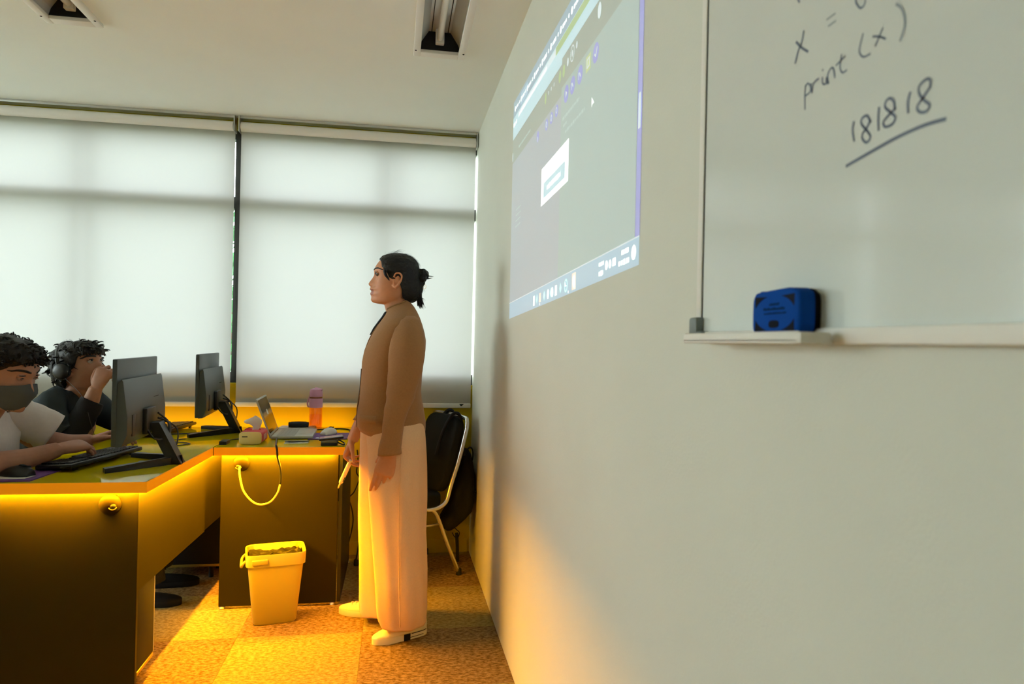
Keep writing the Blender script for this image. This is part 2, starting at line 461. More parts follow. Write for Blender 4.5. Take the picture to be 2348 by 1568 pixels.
# ------------------------------------------------------------------ ceiling lamps
def lamp(x0, x1, label):
    t = thing('ceiling_light', label, 'ceiling lamp', ((x0+x1)/2, (LY0+LY1)/2, ZC), 'recessed ceiling lamps')
    z = ZC; w = .016
    q = MB()
    q.box((x0-.012, LY0-.01, z-.012), (x0+w, LY1+.012, z+.002), .002); q.box((x1-w, LY0-.01, z-.012), (x1+.012, LY1+.012, z+.002), .002)
    q.box((x0+w, LY1-.035, z-.012), (x1-w, LY1+.012, z+.002), .002); q.box((x0+w, LY0-.01, z-.012), (x1-w, LY0+.03, z+.002), .002)
    q.obj('frame', M_white, t, sharp=40)
    xc = (x0+x1)/2; h = .085
    for sx, xa in ((1, x0+.004), (-1, x1-.004)):
        q = MB()
        q.loft([[V((xa, y, z-.003)), V((xa+sx*.012, y, z+.035)), V((xa+sx*.045, y, z+h)), V((xa+sx*.042, y, z+h+.003)), V((xa+sx*.009, y, z+.037)), V((xa-sx*.002, y, z))] for y in (LY0+.012, LY1-.02)])
        q.obj('reflector', M_refl, t)
        q = MB(); q.box((xc-sx*.034-.0015, LY0+.05, z+h-.006), (xc-sx*.034+.0015, LY1-.03, z+h-.003)); q.obj('reflector_seam', M_blackm, t)
    q = MB(); q.box((x0+.03, LY0+.012, z+h), (x1-.03, LY1-.01, z+h+.006)); q.obj('back_plate', M_refl, t)
    for ya, yb in ((LY1-.02, LY1-.012), (LY0+.006, LY0+.014)):
        q = MB(); q.box((x0+.004, ya, z-.002), (x1-.004, yb, z+h+.01)); q.obj('end_plate', M_blackm, t)
    q = MB(); q.tube([(xc, LY0+.05, z+.045), (xc, LY1-.055, z+.045)], .013, 16); q.obj('tube', M_tube, t, True, 40)
    for y in (LY0+.035, LY1-.04):
        q = MB(); q.box((xc-.018, y-.014, z+.025), (xc+.018, y+.014, z+h), .004); q.obj('lamp_holder', M_white, t, sharp=40)
    for x in (x0-.004, x1+.004):
        q = MB(); q.lathe((x, LY1-.05, z-.012), [(.004, -.0015), (.004, .001)], 10); q.obj('screw', M_blackm, t)
lamp(*LAMPS[0], 'unlit recessed tube lamp in the ceiling nearest the right wall')
lamp(*LAMPS[1], 'unlit recessed tube lamp in the upper left corner of the picture')

# ------------------------------------------------------------------ projected desktop image on the right wall
pj = thing('projected_screen', 'slanting projected computer desktop glowing on the right wall', 'screen', (XR, 2.0, 1.32))
def W(u, v, d=0):
    y = lerp(2.735, 1.24, u); zb = 1.318+.055*u; zt = 2.185-.055*u
    return V((XR-.0006-d*.0004, y, lerp(zb, zt, v)))
def pquad(q, u0, v0, u1, v1, d):
    n = max(1, int((u1-u0)*12))
    for k in range(n):
        a, c = lerp(u0, u1, k/n), lerp(u0, u1, (k+1)/n)
        q.add([W(a, v0, d), W(c, v0, d), W(c, v1, d), W(a, v1, d)], [(0, 1, 2, 3)])
def pparts(name, m, fns):
    for f in fns:
        q = MB(); f(q); q.obj(name, m, pj)
def pdisc(q, u, v, ru, rv, d, hole=0):
    n = 18
    o_ = [W(u+ru*math.cos(2*PI*k/n), v+rv*math.sin(2*PI*k/n), d) for k in range(n)]
    if hole:
        i_ = [W(u+ru*hole*math.cos(2*PI*k/n), v+rv*hole*math.sin(2*PI*k/n), d) for k in range(n)]
        q.add(o_+i_, [(k, (k+1) % n, n+(k+1) % n, n+k) for k in range(n)])
    else: q.add(o_, [tuple(range(n))])
rp = random.Random(4)
def squiggle(q, u0, u1, v, h, d):
    """a line of blurred lettering: short uneven dashes"""
    u = u0
    while u < u1:
        w = rp.uniform(.006, .014); e = min(u+w, u1); hh = h*rp.uniform(.65, 1)
        pquad(q, u, v-hh/2, e, v+hh/2, d); u = e+.003
q = MB(); pquad(q, 0, .072, .555, .715, 0); q.obj('side_pane', P_left, pj)
q = MB(); pquad(q, .555, .072, .981, .74, 0); q.obj('main_pane', P_right, pj)
q = MB(); pquad(q, 0, .715, .555, .825, 0); pquad(q, .555, .74, .981, .845, 0); pquad(q, .981, .80, .999, .845, 0); q.obj('tool_bar', P_top, pj)
q = MB(); pquad(q, 0, .825, .555, .925, 0); pquad(q, .555, .845, .999, .925, 0); q.obj('address_bar', P_url, pj)
q = MB(); pquad(q, .08, .892, .50, .918, 1); q.obj('address_field', P_soft, pj)
q = MB(); pquad(q, .50, .89, .95, .921, 1); q.obj('green_field', P_grn, pj)
q = MB(); squiggle(q, .085, .42, .904, .013, 2); [pdisc(q, u, .89, .006, .010, 2) for u in (.012, .03, .052)]; q.obj('address_text', P_white, pj, kind='stuff')
q = MB(); pquad(q, 0, .925, .999, 1.0, 0); q.obj('tab_bar', P_tab, pj)
q = MB(); pquad(q, .11, .93, .20, .985, 1); q.obj('open_tab', P_bar, pj)
q = MB()
for k in range(9):
    u = .03+.085*k; pdisc(q, u, .957, .007, .013, 2); squiggle(q, u+.014, u+.046, .957, .016, 2); pdisc(q, u+.063, .957, .004, .008, 2)
q.obj('tab_icons', P_white, pj, kind='stuff')
q = MB(); pquad(q, .982, .072, .999, .80, 0); q.obj('scroll_bar', P_pur, pj)
q = MB(); pquad(q, .9865, .345, .9945, .435, 1); q.obj('scroll_handle', P_soft, pj)
q = MB(); pquad(q, 0, 0, .999, .071, 0); q.obj('task_bar', P_bar, pj)
q = MB(); pquad(q, 0, .0705, .999, .0735, 1); q.obj('task_bar_edge', P_soft, pj)
# task bar icons
Q, D, S_ = (lambda *a: (lambda q: pquad(q, *a))), (lambda *a: (lambda q: pdisc(q, *a))), (lambda *a: (lambda q: squiggle(q, *a)))
def poly(d, *uv): return lambda q: q.add([W(u, v, d) for u, v in uv], [tuple(range(len(uv)))])
pparts('task_icon', P_white, [Q(.324, .012, .342, .050, 1), Q(.535, .014, .552, .050, 1), D(.863, .037, .007, .013, 1), D(.880, .036, .006, .012, 1), Q(.891, .026, .906, .047, 1), D(.979, .037, .009, .019, 1),
   D(.474, .032, .009, .018, 1), D(.512, .032, .010, .018, 1), D(.395, .008, .003, .005, 1), D(.64, .008, .003, .005, 1)])
q = MB(); squiggle(q, .825, .850, .048, .016, 1); squiggle(q, .825, .847, .021, .016, 1); squiggle(q, .930, .962, .051, .016, 1); squiggle(q, .918, .964, .024, .016, 1)
q.obj('clock_text', P_white, pj, kind='stuff')
pparts('cyan_icon', P_cyan, [poly(1, (u-.009, .032), (u, .014), (u+.009, .032), (u, .052)) for u in (.365, .438, .500, .580)])
pparts('orange_icon', P_org, [Q(.388, .016, .406, .050, 1), Q(.665, .008, .69, .062, 1)])
pparts('flame_icon', P_white, [D(.6785, .034, .008, .020, 2)])
pparts('ring_icon', P_cyan, [D(.621, .033, .013, .023, 1, .72)])
q = MB(); pquad(q, .616, .032, .619, .044, 2); pquad(q, .616, .030, .627, .034, 2); q.obj('ring_icon_hand', P_white, pj)
# dialog box
q = MB(); pquad(q, .386, .386, .621, .530, 1); q.obj('dialog_box', P_white, pj)
q = MB(); pquad(q, .412, .408, .597, .466, 2); q.obj('dialog_field', P_url, pj)
q = MB(); squiggle(q, .445, .565, .436, .022, 3); pquad(q, .447, .430, .562, .436, 3); q.obj('dialog_text', P_white, pj, kind='stuff')
# rows of buttons
pparts('violet_button', P_pur, [D(u, .696, .017, .030, 1) for u in (.594, .640, .690, .784)]+[D(u, .682, .013, .022, 1) for u in (.337, .427, .472, .518)]+[Q(.90, .865, .93, .885, 2)])
pparts('lime_button', P_yel, [Q(.727, .672, .756, .722, 1)])
pparts('button_mark', P_soft, [poly(2, (.590, .708), (.590, .684), (.602, .696))]+[Q(u-.004, .684, u-.001, .708, 2) for u in (.635, .685)]+[poly(2, (u, .702), (u+.004, .706), (u+.012, .690), (u+.008, .686)) for u in (.635, .685)]
   +[poly(2, (.776, .694), (.779, .698), (.786, .688), (.783, .684)), poly(2, (.783, .684), (.786, .682), (.795, .708), (.791, .710))]+[D(u, .682, .006, .013, 2, .5) for u in (.427, .472)]
   +[D(.518, .684, .006, .012, 2, .6), D(.337, .672, .004, .011, 2)]+[Q(*p4, 2) for p4 in ((.733, .682, .751, .687), (.733, .707, .751, .712), (.733, .687, .7365, .707), (.7475, .687, .751, .707))])
pparts('pale_dot', P_grn, [D(u, .79, r_, .022, 1) for u, r_ in ((.412, .009), (.540, .010), (.571, .010))])
pparts('white_dot', P_soft, [D(.601, .800, .006, .014, 1), D(.634, .806, .014, .028, 1, .85), D(.634, .806, .005, .011, 1), D(.664, .812, .005, .012, 1), D(.80, .81, .009, .024, 1), D(.006, .745, .006, .022, 2)]+[D(u, .795, .003, .008, 1) for u in (.44, .465, .49)])
pparts('pointer', P_white, [poly(1, (.766, .574), (.766, .543), (.772, .551), (.781, .549))])
q = MB(); squiggle(q, .569, .690, .622, .012, 1); squiggle(q, .59, .725, .566, .012, 1); squiggle(q, .575, .602, .595, .012, 1); squiggle(q, .094, .25, .755, .012, 1)
for k in range(4): squiggle(q, .07, .14, .48-.025*k, .007, 1)
q.obj('screen_text', P_text, pj, kind='stuff')

# ------------------------------------------------------------------ whiteboard
wbx = .431
wb = thing('whiteboard', 'white enamel board with handwritten code on the right wall', 'whiteboard', (XR, .1, 1.235))
q = MB(); q.box((wbx, -1.3, 1.236), (XR, .936, 2.30)); q.obj('panel', M_board, wb)
fr = [((wbx-.0025, .927, 1.236), (XR, .943, 2.31)), ((wbx-.006, -1.31, 1.226), (XR, .943, 1.242)), ((wbx-.006, -1.31, 2.30), (XR, .943, 2.315)), ((wbx-.006, -1.315, 1.236), (XR, -1.3, 2.31))]
for a, b_ in fr:
    q = MB(); q.box(a, b_, .002); q.obj('frame_rail', M_white, wb, sharp=40)
q = MB(); q.box((wbx-.0008, .9255, 1.25), (wbx+.002, .927, 2.3)); q.obj('edge_gasket', M_char, wb)
q = MB(); q.box((wbx-.012, .922, 1.236), (XR, .947, 1.263), .004); q.box((wbx-.012, .905, 1.236), (wbx+.003, .93, 1.243), .003); q.obj('corner_cap', mat('grey_corner_cap', (.16, .19, .19), .5), wb, sharp=40)
q = MB(); q.box((.386, .618, 1.2255), (.392, .889, 1.2385), .003); q.box((.386, .618, 1.2255), (.432, .889, 1.2315), .002); q.box((.386, .612, 1.2255), (.420, .620, 1.2375), .003)
q.obj('pen_tray', M_white, wb, sharp=40)
STROKES = [[(.688,1.567),(.692,1.556),(.698,1.549),(.704,1.537)],[(.703,1.561),(.692,1.55),(.679,1.54)],[(.648,1.56),(.633,1.56)],[(.645,1.552),(.632,1.552)],
[(.602,1.575),(.602,1.558),(.6,1.553),(.595,1.547),(.59,1.547),(.588,1.551),(.587,1.57),(.592,1.578),(.600,1.577)],[(.706,1.62),(.7,1.606),(.697,1.602)],
[(.547,1.528),(.54,1.521),(.536,1.511),(.536,1.502),(.541,1.492)],[(.59,1.521),(.594,1.512),(.595,1.505),(.589,1.498),(.579,1.497)],[(.563,1.514),(.568,1.508),(.573,1.501)],[(.577,1.512),(.568,1.508),(.559,1.502)],
[(.683,1.506),(.684,1.496),(.683,1.479)],[(.684,1.503),(.679,1.506),(.674,1.501),(.675,1.495),(.683,1.494)],[(.673,1.504),(.671,1.493),(.668,1.502),(.659,1.504)],
[(.653,1.503),(.652,1.496),(.647,1.494),(.646,1.500),(.644,1.492)],[(.653,1.511),(.652,1.509)],[(.642,1.492),(.644,1.501),(.64,1.506),(.635,1.505),(.632,1.494)],
[(.622,1.514),(.624,1.502),(.62,1.495),(.613,1.495)],[(.631,1.506),(.616,1.51)],
[(.601,1.441),(.603,1.433),(.6,1.421)],[(.577,1.432),(.582,1.44),(.589,1.44),(.59,1.435),(.583,1.427),(.577,1.419),(.582,1.415),(.588,1.42),(.588,1.425),(.582,1.429),(.578,1.434)],
[(.566,1.443),(.567,1.433),(.566,1.421)],[(.546,1.434),(.547,1.441),(.552,1.446),(.557,1.445),(.558,1.44),(.551,1.433),(.545,1.427),(.548,1.422),(.557,1.422),(.56,1.427),(.554,1.431),(.544,1.435)],
[(.527,1.443),(.53,1.435),(.529,1.425)],[(.505,1.438),(.505,1.445),(.51,1.447),(.517,1.444),(.517,1.438),(.512,1.431),(.505,1.424),(.509,1.42),(.516,1.422),(.519,1.427),(.514,1.432),(.505,1.439)],
[(.612,1.4),(.58,1.404),(.544,1.408),(.511,1.409),(.487,1.407)]]
for k, st in enumerate(STROKES):
    q = MB(); P, _ = smooth_path([V((0, y, z)) for y, z in st], [(1, 1)]*len(st), 6 if len(st) > 2 else 2)
    w = .0014 if k in (0, 1, 5, 6) or k > 17 else .00105
    if k == len(STROKES)-1: w = .0017
    L, R_ = [], []
    for i, p in enumerate(P):
        t = (P[min(i+1, len(P)-1)]-P[max(0, i-1)]).normalized(); nrm = V((0, -t.z, t.y))*w
        L.append(V((wbx-.0004, p.y+nrm.y, p.z+nrm.z))); R_.append(V((wbx-.0004, p.y-nrm.y, p.z-nrm.z)))
    n = len(P); q.add(L+R_, [(i, i+1, n+i+1, n+i) for i in range(n-1)])
    q.obj('handwriting', M_ink if k not in (2, 3, 6) else M_ink2, wb)

# board eraser resting on the tray
er = thing('board_eraser', 'blue whiteboard eraser with black felt resting on the pen tray', 'eraser', (.418, .69, 1.2320))
def er_ring(x, s, n=40):
    out = []
    for p in sell(0, 0, .0475*s, .0262*s, n, 5.0):
        z = p.y
        if z > .02: z += .0009*math.sin(p.x*520)
        out.append(V((x, .692+p.x, 1.2587+z)))
    return out
q = MB(); q.loft([er_ring(.4045, .90), er_ring(.4055, .97), er_ring(.4085, 1), er_ring(.4225, 1)]); q.obj('shell', M_blue, er, True, 50)
q = MB(); q.loft([er_ring(.4222, .97), er_ring(.4265, .98), er_ring(.4305, .95)]); q.obj('felt', M_felt, er, True, 50)
cor = mat('dark_corner_print', (.012, .014, .022), .8, .05)
for sy in (-1, 1):
    for sz in (-1, 1):
        arc = [V((.4042, .692+sy*lerp(.0385, .014, k/6), 1.2587+sz*(.0205*math.sqrt(max(0, 1-(lerp(.0385, .014, k/6)/.0415)**2))-.001))) for k in range(7)]
        q = MB(); q.prism([V((.4042, .692+sy*.0395, 1.2587+sz*.0195))]+arc, (.001, 0, 0)); q.obj('corner_print', cor, er)
q = MB()
rr = random.Random(2)
for z, y0, y1, h in ((.0085, -.010, .010, .003), (.0035, -.021, .021, .003), (-.0010, -.024, .020, .0022)):
    y = y0
    while y < y1:
        w = rr.uniform(.0015, .0032); q.box((.4040, .692+y, 1.2587+z), (.4046, .692+min(y+w, y1), 1.2587+z+h*rr.uniform(.6, 1))); y += w+.0008
q.obj('print', M_navyp, er, kind='stuff')
q = MB(); q.prism([p+V((.4040, .692, 1.2470)) for p in [V((0, a.x, a.y)) for a in sell(0, 0, .010, .0042, 20, 3)]], (.0008, 0, 0)); q.obj('print_label', cor, er)

# ------------------------------------------------------------------ desks
ZT, ZB_, ZE = .736, .707, .7005      # top, underside, lower lip of the edge band
def dome(q, c, nrm_y, r):
    """half-round cable outlet bulging towards -y"""
    n = 22; rings = []
    for i in range(8):
        t = PI/2*i/7*.98
        rings.append([V((c[0]+r*math.cos(t)*math.cos(2*PI*k/n), c[1]-r*.62*math.sin(t), c[2]+r*math.cos(t)*math.sin(2*PI*k/n))) for k in range(n)])
    q.loft(rings)
def outlet(c, r, parent, ang):
    q = MB(); dome(q, c, -1, r); o = q.obj('cable_outlet', M_dome, parent, True)
    a = V((c[0]+r*.42*math.cos(ang), c[1]-r*.52, c[2]+r*.42*math.sin(ang)))
    q = MB(); q.ball(a, (r*.30, r*.16, r*.24), 12, 8); q.obj('outlet_hole', M_blackm, o, True)
    q = MB(); q.tube([a+V((r*.34*math.cos(t), -r*.12, r*.28*math.sin(t))) for t in [PI+.3+k*PI*.85/8 for k in range(9)]], r*.05, 6); q.obj('outlet_lip', M_gold, o, True)

# desk of the two seated people
dA = thing('student_desk', 'long yellow desk on the left with dark glowing end panel, monitors on it', 'desk', (-1.1, 3.2, 0))
XA = lambda y: -.800+(y-2.45)*.031
q = MB(); q.prism([V((-1.34, 2.453, ZB_)), V((XA(2.453)-.003, 2.453, ZB_)), V((XA(3.93)-.003, 3.93, ZB_)), V((-1.34, 3.93, ZB_))], (0, 0, ZT-ZB_)); q.obj('desktop', M_desk, dA)
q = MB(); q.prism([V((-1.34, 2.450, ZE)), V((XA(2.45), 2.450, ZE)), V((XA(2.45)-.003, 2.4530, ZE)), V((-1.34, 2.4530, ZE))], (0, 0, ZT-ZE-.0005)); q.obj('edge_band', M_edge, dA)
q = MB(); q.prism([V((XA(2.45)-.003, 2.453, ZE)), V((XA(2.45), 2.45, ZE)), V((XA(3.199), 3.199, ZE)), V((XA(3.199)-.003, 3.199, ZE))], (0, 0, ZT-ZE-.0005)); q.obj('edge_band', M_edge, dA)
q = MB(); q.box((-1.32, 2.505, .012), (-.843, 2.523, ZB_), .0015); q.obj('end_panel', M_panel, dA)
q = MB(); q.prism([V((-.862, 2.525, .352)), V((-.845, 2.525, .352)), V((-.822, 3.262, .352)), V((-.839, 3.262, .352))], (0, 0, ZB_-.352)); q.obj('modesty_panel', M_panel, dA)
q = MB(); q.prism([V((-.845, 3.266, .352)), V((-.828, 3.266, .352)), V((-.806, 3.92, .352)), V((-.823, 3.92, .352))], (0, 0, ZB_-.352)); q.obj('modesty_panel', M_panel, dA)  # same panel continued, its offset stands in for a change in shading
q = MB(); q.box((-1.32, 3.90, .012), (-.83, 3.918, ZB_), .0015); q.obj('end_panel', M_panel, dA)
q = MB(); q.box((-1.30, 2.481, ZB_-.006), (-.845, 2.488, ZB_)); q.obj('led_strip', M_led, dA)
q = MB(); q.prism([V((-.822, 2.49, ZB_-.006)), V((-.814, 2.49, ZB_-.006)), V((-.780, 3.60, ZB_-.006)), V((-.788, 3.60, ZB_-.006))], (0, 0, .006)); q.obj('led_strip', M_led, dA)
q = MB(); q.box((-1.34, 3.9301, ZT-.028), (-.776, 3.937, ZT-.021)); q.obj('led_strip', M_led2, dA)
for x, y in ((-1.30, 2.514), (-.86, 2.514), (-1.30, 3.909), (-.86, 3.909)):
    q = MB(); q.lathe((x, y, 0), [(.011, 0), (.012, .004), (.008, .013)], 12); q.obj('foot_glide', M_white, dA, True)
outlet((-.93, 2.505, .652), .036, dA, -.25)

# desk of the standing woman
dB = thing('teacher_desk', 'yellow desk with dark front panel behind the waste bin, laptop on top', 'desk', (-.5, 3.55, 0))
q = MB(); q.box((-.774, 3.203, ZB_), (-.215, 3.93, ZT), .0012); q.obj('desktop', M_desk, dB)
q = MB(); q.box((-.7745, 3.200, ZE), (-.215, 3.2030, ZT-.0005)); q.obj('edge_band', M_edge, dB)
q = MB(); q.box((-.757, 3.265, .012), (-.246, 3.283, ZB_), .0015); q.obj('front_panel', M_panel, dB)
q = MB(); q.box((-.243, 3.27, .012), (-.227, 3.90, ZB_), .0015); q.obj('side_panel', M_blackp, dB)
q = MB(); q.box((-.757, 3.60, .40), (-.245, 3.616, ZB_), .0015); q.obj('back_panel', M_blackp, dB)
q = MB(); q.box((-.757, 3.240, ZB_-.006), (-.262, 3.247, ZB_)); q.obj('led_strip', M_led, dB)
q = MB(); q.box((-.772, 3.9301, ZT-.028), (-.217, 3.937, ZT-.021)); q.obj('led_strip', M_led2, dB)
for x, y in ((-.742, 3.274), (-.262, 3.274), (-.235, 3.88)):
    q = MB(); q.lathe((x, y, 0), [(.011, 0), (.012, .004), (.008, .013)], 12); q.obj('foot_glide', M_white, dB, True)
outlet((-.671, 3.265, .655), .036, dB, -2.2)
# seam trim where the desks meet
q = MB(); q.box((-.7775, 3.1985, ZE), (-.7748, 3.2010, ZT+.0003)); q.obj('seam', M_blackm, dB)

def tower(x0, x1, y0, y1, label):
    t = thing('computer_tower', label, 'computer', ((x0+x1)/2, (y0+y1)/2, 0))
    q = MB(); q.box((x0, y0, .07), (x1, y1, .45), .006); q.obj('case', M_blackm, t, sharp=40)
    q = MB(); q.box((x0, y0+.004, .056), (x1+.001, y1-.004, .07), .002); q.obj('base_trim', M_gold, t, sharp=40)
    q = MB(); q.box((x1-.003, y1-.008, .07), (x1+.001, y1-.002, .45), .001); q.obj('corner_trim', M_silver, t, sharp=40)
    for x in (x0+.05, x1-.05):
        for y in (y0+.02, y1-.02):
            q = MB(); q.lathe((x, y, 0), [(.012, 0), (.012, .056)], 10); q.obj('foot', M_blackm, t, True, 40)
    return t
tower(-1.22, -.846, 2.53, 2.70, 'black computer case in the dark just behind the end panel of the long desk')
tower(-1.22, -.85, 3.70, 3.88, 'black computer case in shadow under the far end of the long desk')

# ------------------------------------------------------------------ waste bin
wb_ = thing('waste_bin', 'yellow plastic waste bin with black liner on the carpet', 'bin', (-.49, 3.13, 0))
ca, sa = math.cos(.20), math.sin(.20)
def binring(z, a, b_, dx=0, dy=0, p=7, n=44):
    return [V((-.495+dx+p_.x*ca-p_.y*sa, 3.135+dy+p_.x*sa+p_.y*ca, z)) for p_ in sell(0, 0, a, b_, n, p)]
q = MB(); q.loft([binring(.0, .084, .060), binring(.006, .089, .065), binring(.255, .114, .082), binring(.255, .122, .089), binring(.303, .124, .091), binring(.306, .122, .089), binring(.303, .118, .085), binring(.258, .110, .078), binring(.01, .084, .060)])
q.obj('body', M_bin, wb_, True, 45)
q = MB()
rnb = random.Random(5)
def lring(z, s, wob): return [p+V((0, 0, wob*math.sin(k*1.3)*math.sin(k*.37+1))) for k, p in enumerate(binring(z, .112*s, .080*s))]
q.loft([lring(.281, 1.0, .008), lring(.235, .985, 0), lring(.05, .76, 0), lring(.03, .5, 0)], cap=False)
G = 22      # crumpled top of the bag
gv = []
for j in range(G+1):
    for i in range(G+1):
        a, c = -1+2*i/G, -1+2*j/G
        px_, py_ = .108*a, .076*c
        z = .281+.014*noise.noise(V((a*2.3, c*1.7, 4.2)))+.008*noise.noise(V((a*6, c*5, 1.1)))
        gv.append(V((-.495+px_*ca-py_*sa, 3.135+px_*sa+py_*ca, z)))
q.add(gv, [(j*(G+1)+i, j*(G+1)+i+1, (j+1)*(G+1)+i+1, (j+1)*(G+1)+i) for j in range(G) for i in range(G)])
q.obj('liner', M_bag, wb_, True)
for a, c, d in (((-.575, 3.10, .268), (-.50, 3.16, .288), (-.54, 3.11, .272)), ((-.52, 3.12, .27), (-.43, 3.16, .292), (-.46, 3.11, .270)), ((-.45, 3.13, .268), (-.405, 3.19, .298), (-.415, 3.14, .270))):
    q = MB(); n_ = V((.002, -.003, .001)); q.loft([[V(a), V(c), V(d)], [V(a)+n_, V(c)+n_, V(d)+n_]]); q.obj('liner_fold', M_bag, wb_)
bx = V((ca, sa, 0)); by = V((-sa, ca, 0)); bc = V((-.495, 3.135, 0))
q = MB(); q.tube([bc-bx*.122+by*t+V((0, 0, z))-bx*o_ for t, z, o_ in ((-.05, .275, .0), (-.05, .262, .012), (-.03, .248, .016), (.03, .248, .016), (.05, .262, .012), (.05, .275, 0))], .006, 8, 3); q.obj('handle', M_bin, wb_, True)
q = MB(); q.box((-.032, -.006, -.012), (.032, .004, .010), .004, Matrix.Translation(bc-bx*.065-by*.091+V((0, 0, .278))) @ Matrix.Rotation(.20, 4, 'Z')); q.obj('rim_tab', M_bin, wb_, sharp=45)

# ------------------------------------------------------------------ cables
def cable(label, pts, r, m, cat='cable', name='cable', extra=None):
    q = MB(); q.tube([V(p) for p in pts], r, 8, 6); o = q.obj(name, m, None, True)
    return tag(o, label, cat)
loop = cable('cream cable looping down from the round outlet in front of the teacher desk',
      [(-.672, 3.236, .645), (-.667, 3.205, .640), (-.658, 3.178, .607), (-.641, 3.172, .550), (-.606, 3.172, .505), (-.570, 3.172, .489), (-.528, 3.172, .500), (-.499, 3.172, .538), (-.489, 3.175, .575)], .0042, M_ivory)
cable('black power lead hanging over the desk edge from the laptop', [(-.4885, 3.175, .577), (-.486, 3.176, .61), (-.492, 3.180, .654), (-.503, 3.186, .690), (-.507, 3.188, .725), (-.512, 3.196, .7425), (-.520, 3.235, .742), (-.535, 3.34, .742), (-.548, 3.43, .744)], .0048, M_blackp)
cable('thin black lead hanging against the yellow wall beside the desk', [(-.20, 3.99, .60), (-.194, 3.985, .536), (-.201, 3.985, .475), (-.185, 3.98, .439), (-.211, 3.98, .366), (-.238, 3.98, .330), (-.222, 3.98, .269), (-.214, 3.98, .195), (-.234, 3.98, .086), (-.25, 3.99, .05)], .0035, M_blackp)
cable('black cable lying behind the white mouse at the back of the teacher desk', [(-.40, 3.80, .7385), (-.34, 3.83, .739), (-.28, 3.84, .739), (-.235, 3.80, .739), (-.225, 3.72, .739)], .003, M_blackp)
cable('thin black cable curling on the yellow desktop between the two monitors', [(-.86, 2.93, .739), (-.90, 3.12, .739), (-.95, 3.22, .7385), (-.90, 3.30, .7385), (-.98, 3.36, .7385), (-1.02, 3.40, .7385), (-.96, 3.46, .7385)], .0022, M_blackp)
cable('black cable trailing to the foot of the farther monitor', [(-1.20, 3.66, .7385), (-1.12, 3.62, .7385), (-1.02, 3.64, .7385), (-.95, 3.68, .740), (-.90, 3.70, .742)], .0028, M_blackp)

# ------------------------------------------------------------------ monitors
def monitor(c, rz, label):
    """screen faces local -x; centre of the stand corner at local (.15, 0)"""
    t = thing('monitor', label, 'monitor', c, 'black monitors on the long desk')
    M = Matrix.Translation(c) @ Matrix.Rotation(rz, 4, 'Z')
    hw = .247
    def bx_(q, a, b_, bev=.003): q.box(a, b_, bev, M)
    q = MB(); bx_(q, (-.012, -hw, .100), (.004, hw, .400), .003); q.obj('panel', M_greyp, t, sharp=40)
    q = MB(); bx_(q, (-.0135, -hw+.008, .118), (-.0118, hw-.008, .392), 0); q.obj('display', M_screen, t)
    q = MB()
    prof = [(.003, .098), (.006, .318), (.020, .330), (.024, .322), (.040, .20), (.040, .14), (.022, .100)]
    rings = []
    for y in (-hw+.001, -hw+.01, hw-.01, hw-.001):
        s_ = .94 if abs(y) > hw-.005 else 1
        rings.append([M @ V((.003+(x-.003)*s_, y, z)) for x, z in prof])
    q.loft(rings); q.obj('rear_case', M_greyp, t, sharp=40)
    q = MB(); bx_(q, (.0385, -.075, .12), (.056, .045, .215), .004); q.obj('mount_plate', M_blackp, t, sharp=40)
    q = MB(); q.box((-.001, -.02, .27), (.0008, .02, .277), 0, M @ Matrix.Translation((.031, .03, -.02)) @ Matrix.Rotation(-.13, 4, 'Y')); q.obj('badge', M_blackp, t)
    q = MB(); bx_(q, (.0375, -.20, .13), (.043, -.15, .205), .001); q.obj('port_cover', M_charP, t, sharp=40)
    q = MB()
    for k in range(3):
        q = MB(); bx_(q, (.030-.004*k, .09, .245+.022*k), (.034-.004*k, .16, .248+.022*k), 0); q.obj('vent_slot', M_blackm, t)
    # slanted neck and V foot
    q = MB(); q.loft([[M @ V(p) for p in ((.046, -s_*.036, .158), (.046, s_*.036, .158), (.086, s_*.036, .160), (.086, -s_*.036, .160))] for s_ in (1,)] + [[M @ V(p) for p in ((.116, -.032, .012), (.116, .032, .012), (.165, .032, .0), (.165, -.032, .0))]]); q.obj('neck', M_blackp, t)
    for s_ in (-1, 1):
        q = MB(); q.loft([[M @ V(p) for p in ((.165, s_*-.005, 0), (.128, s_*.032, 0), (.128, s_*.036, .026), (.160, s_*-.005, .032))], [M @ V(p) for p in ((-.045, s_*.190, 0), (-.062, s_*.158, 0), (-.062, s_*.158, .016), (-.045, s_*.190, .016))]]); q.obj('foot_arm', M_blackp, t)
    q = MB(); q.box((.0, -.05, 0), (.11, .05, .004), .001, M); q.obj('foot_web', M_blackp, t)
    q = MB()
    for k in range(3):
        a0 = random.uniform(-.02, .02); q = MB()
        q.tube([M @ V(p) for p in ((.050, -.06+k*.03, .14), (.085, -.08+.06*k, .105+.01*k), (.105, .03+a0, .10), (.10, .055+a0, .15), (.062, .04, .19-.02*k))], .0038, 6, 5); q.obj('cable', M_blackp, t, True)
    q = MB(); q.tube([M @ V(p) for p in ((.07, .05, .17), (.12, .09, .12), (.12, .075, .05), (.09, .03, .006))], .003, 6, 5); q.obj('cable', M_blackp, t, True)
    return t, M
M_charP = mat('charcoal_port', (.03, .033, .034), .5)
m1, MM1 = monitor((-.953, 2.795, ZT+.0005), .06, 'nearer dark grey monitor seen from behind, covering the raised hand of a seated person')
m2, MM2 = monitor((-.925, 3.690, ZT+.0005), .06, 'farther dark grey monitor seen from behind, left of the tissue box')

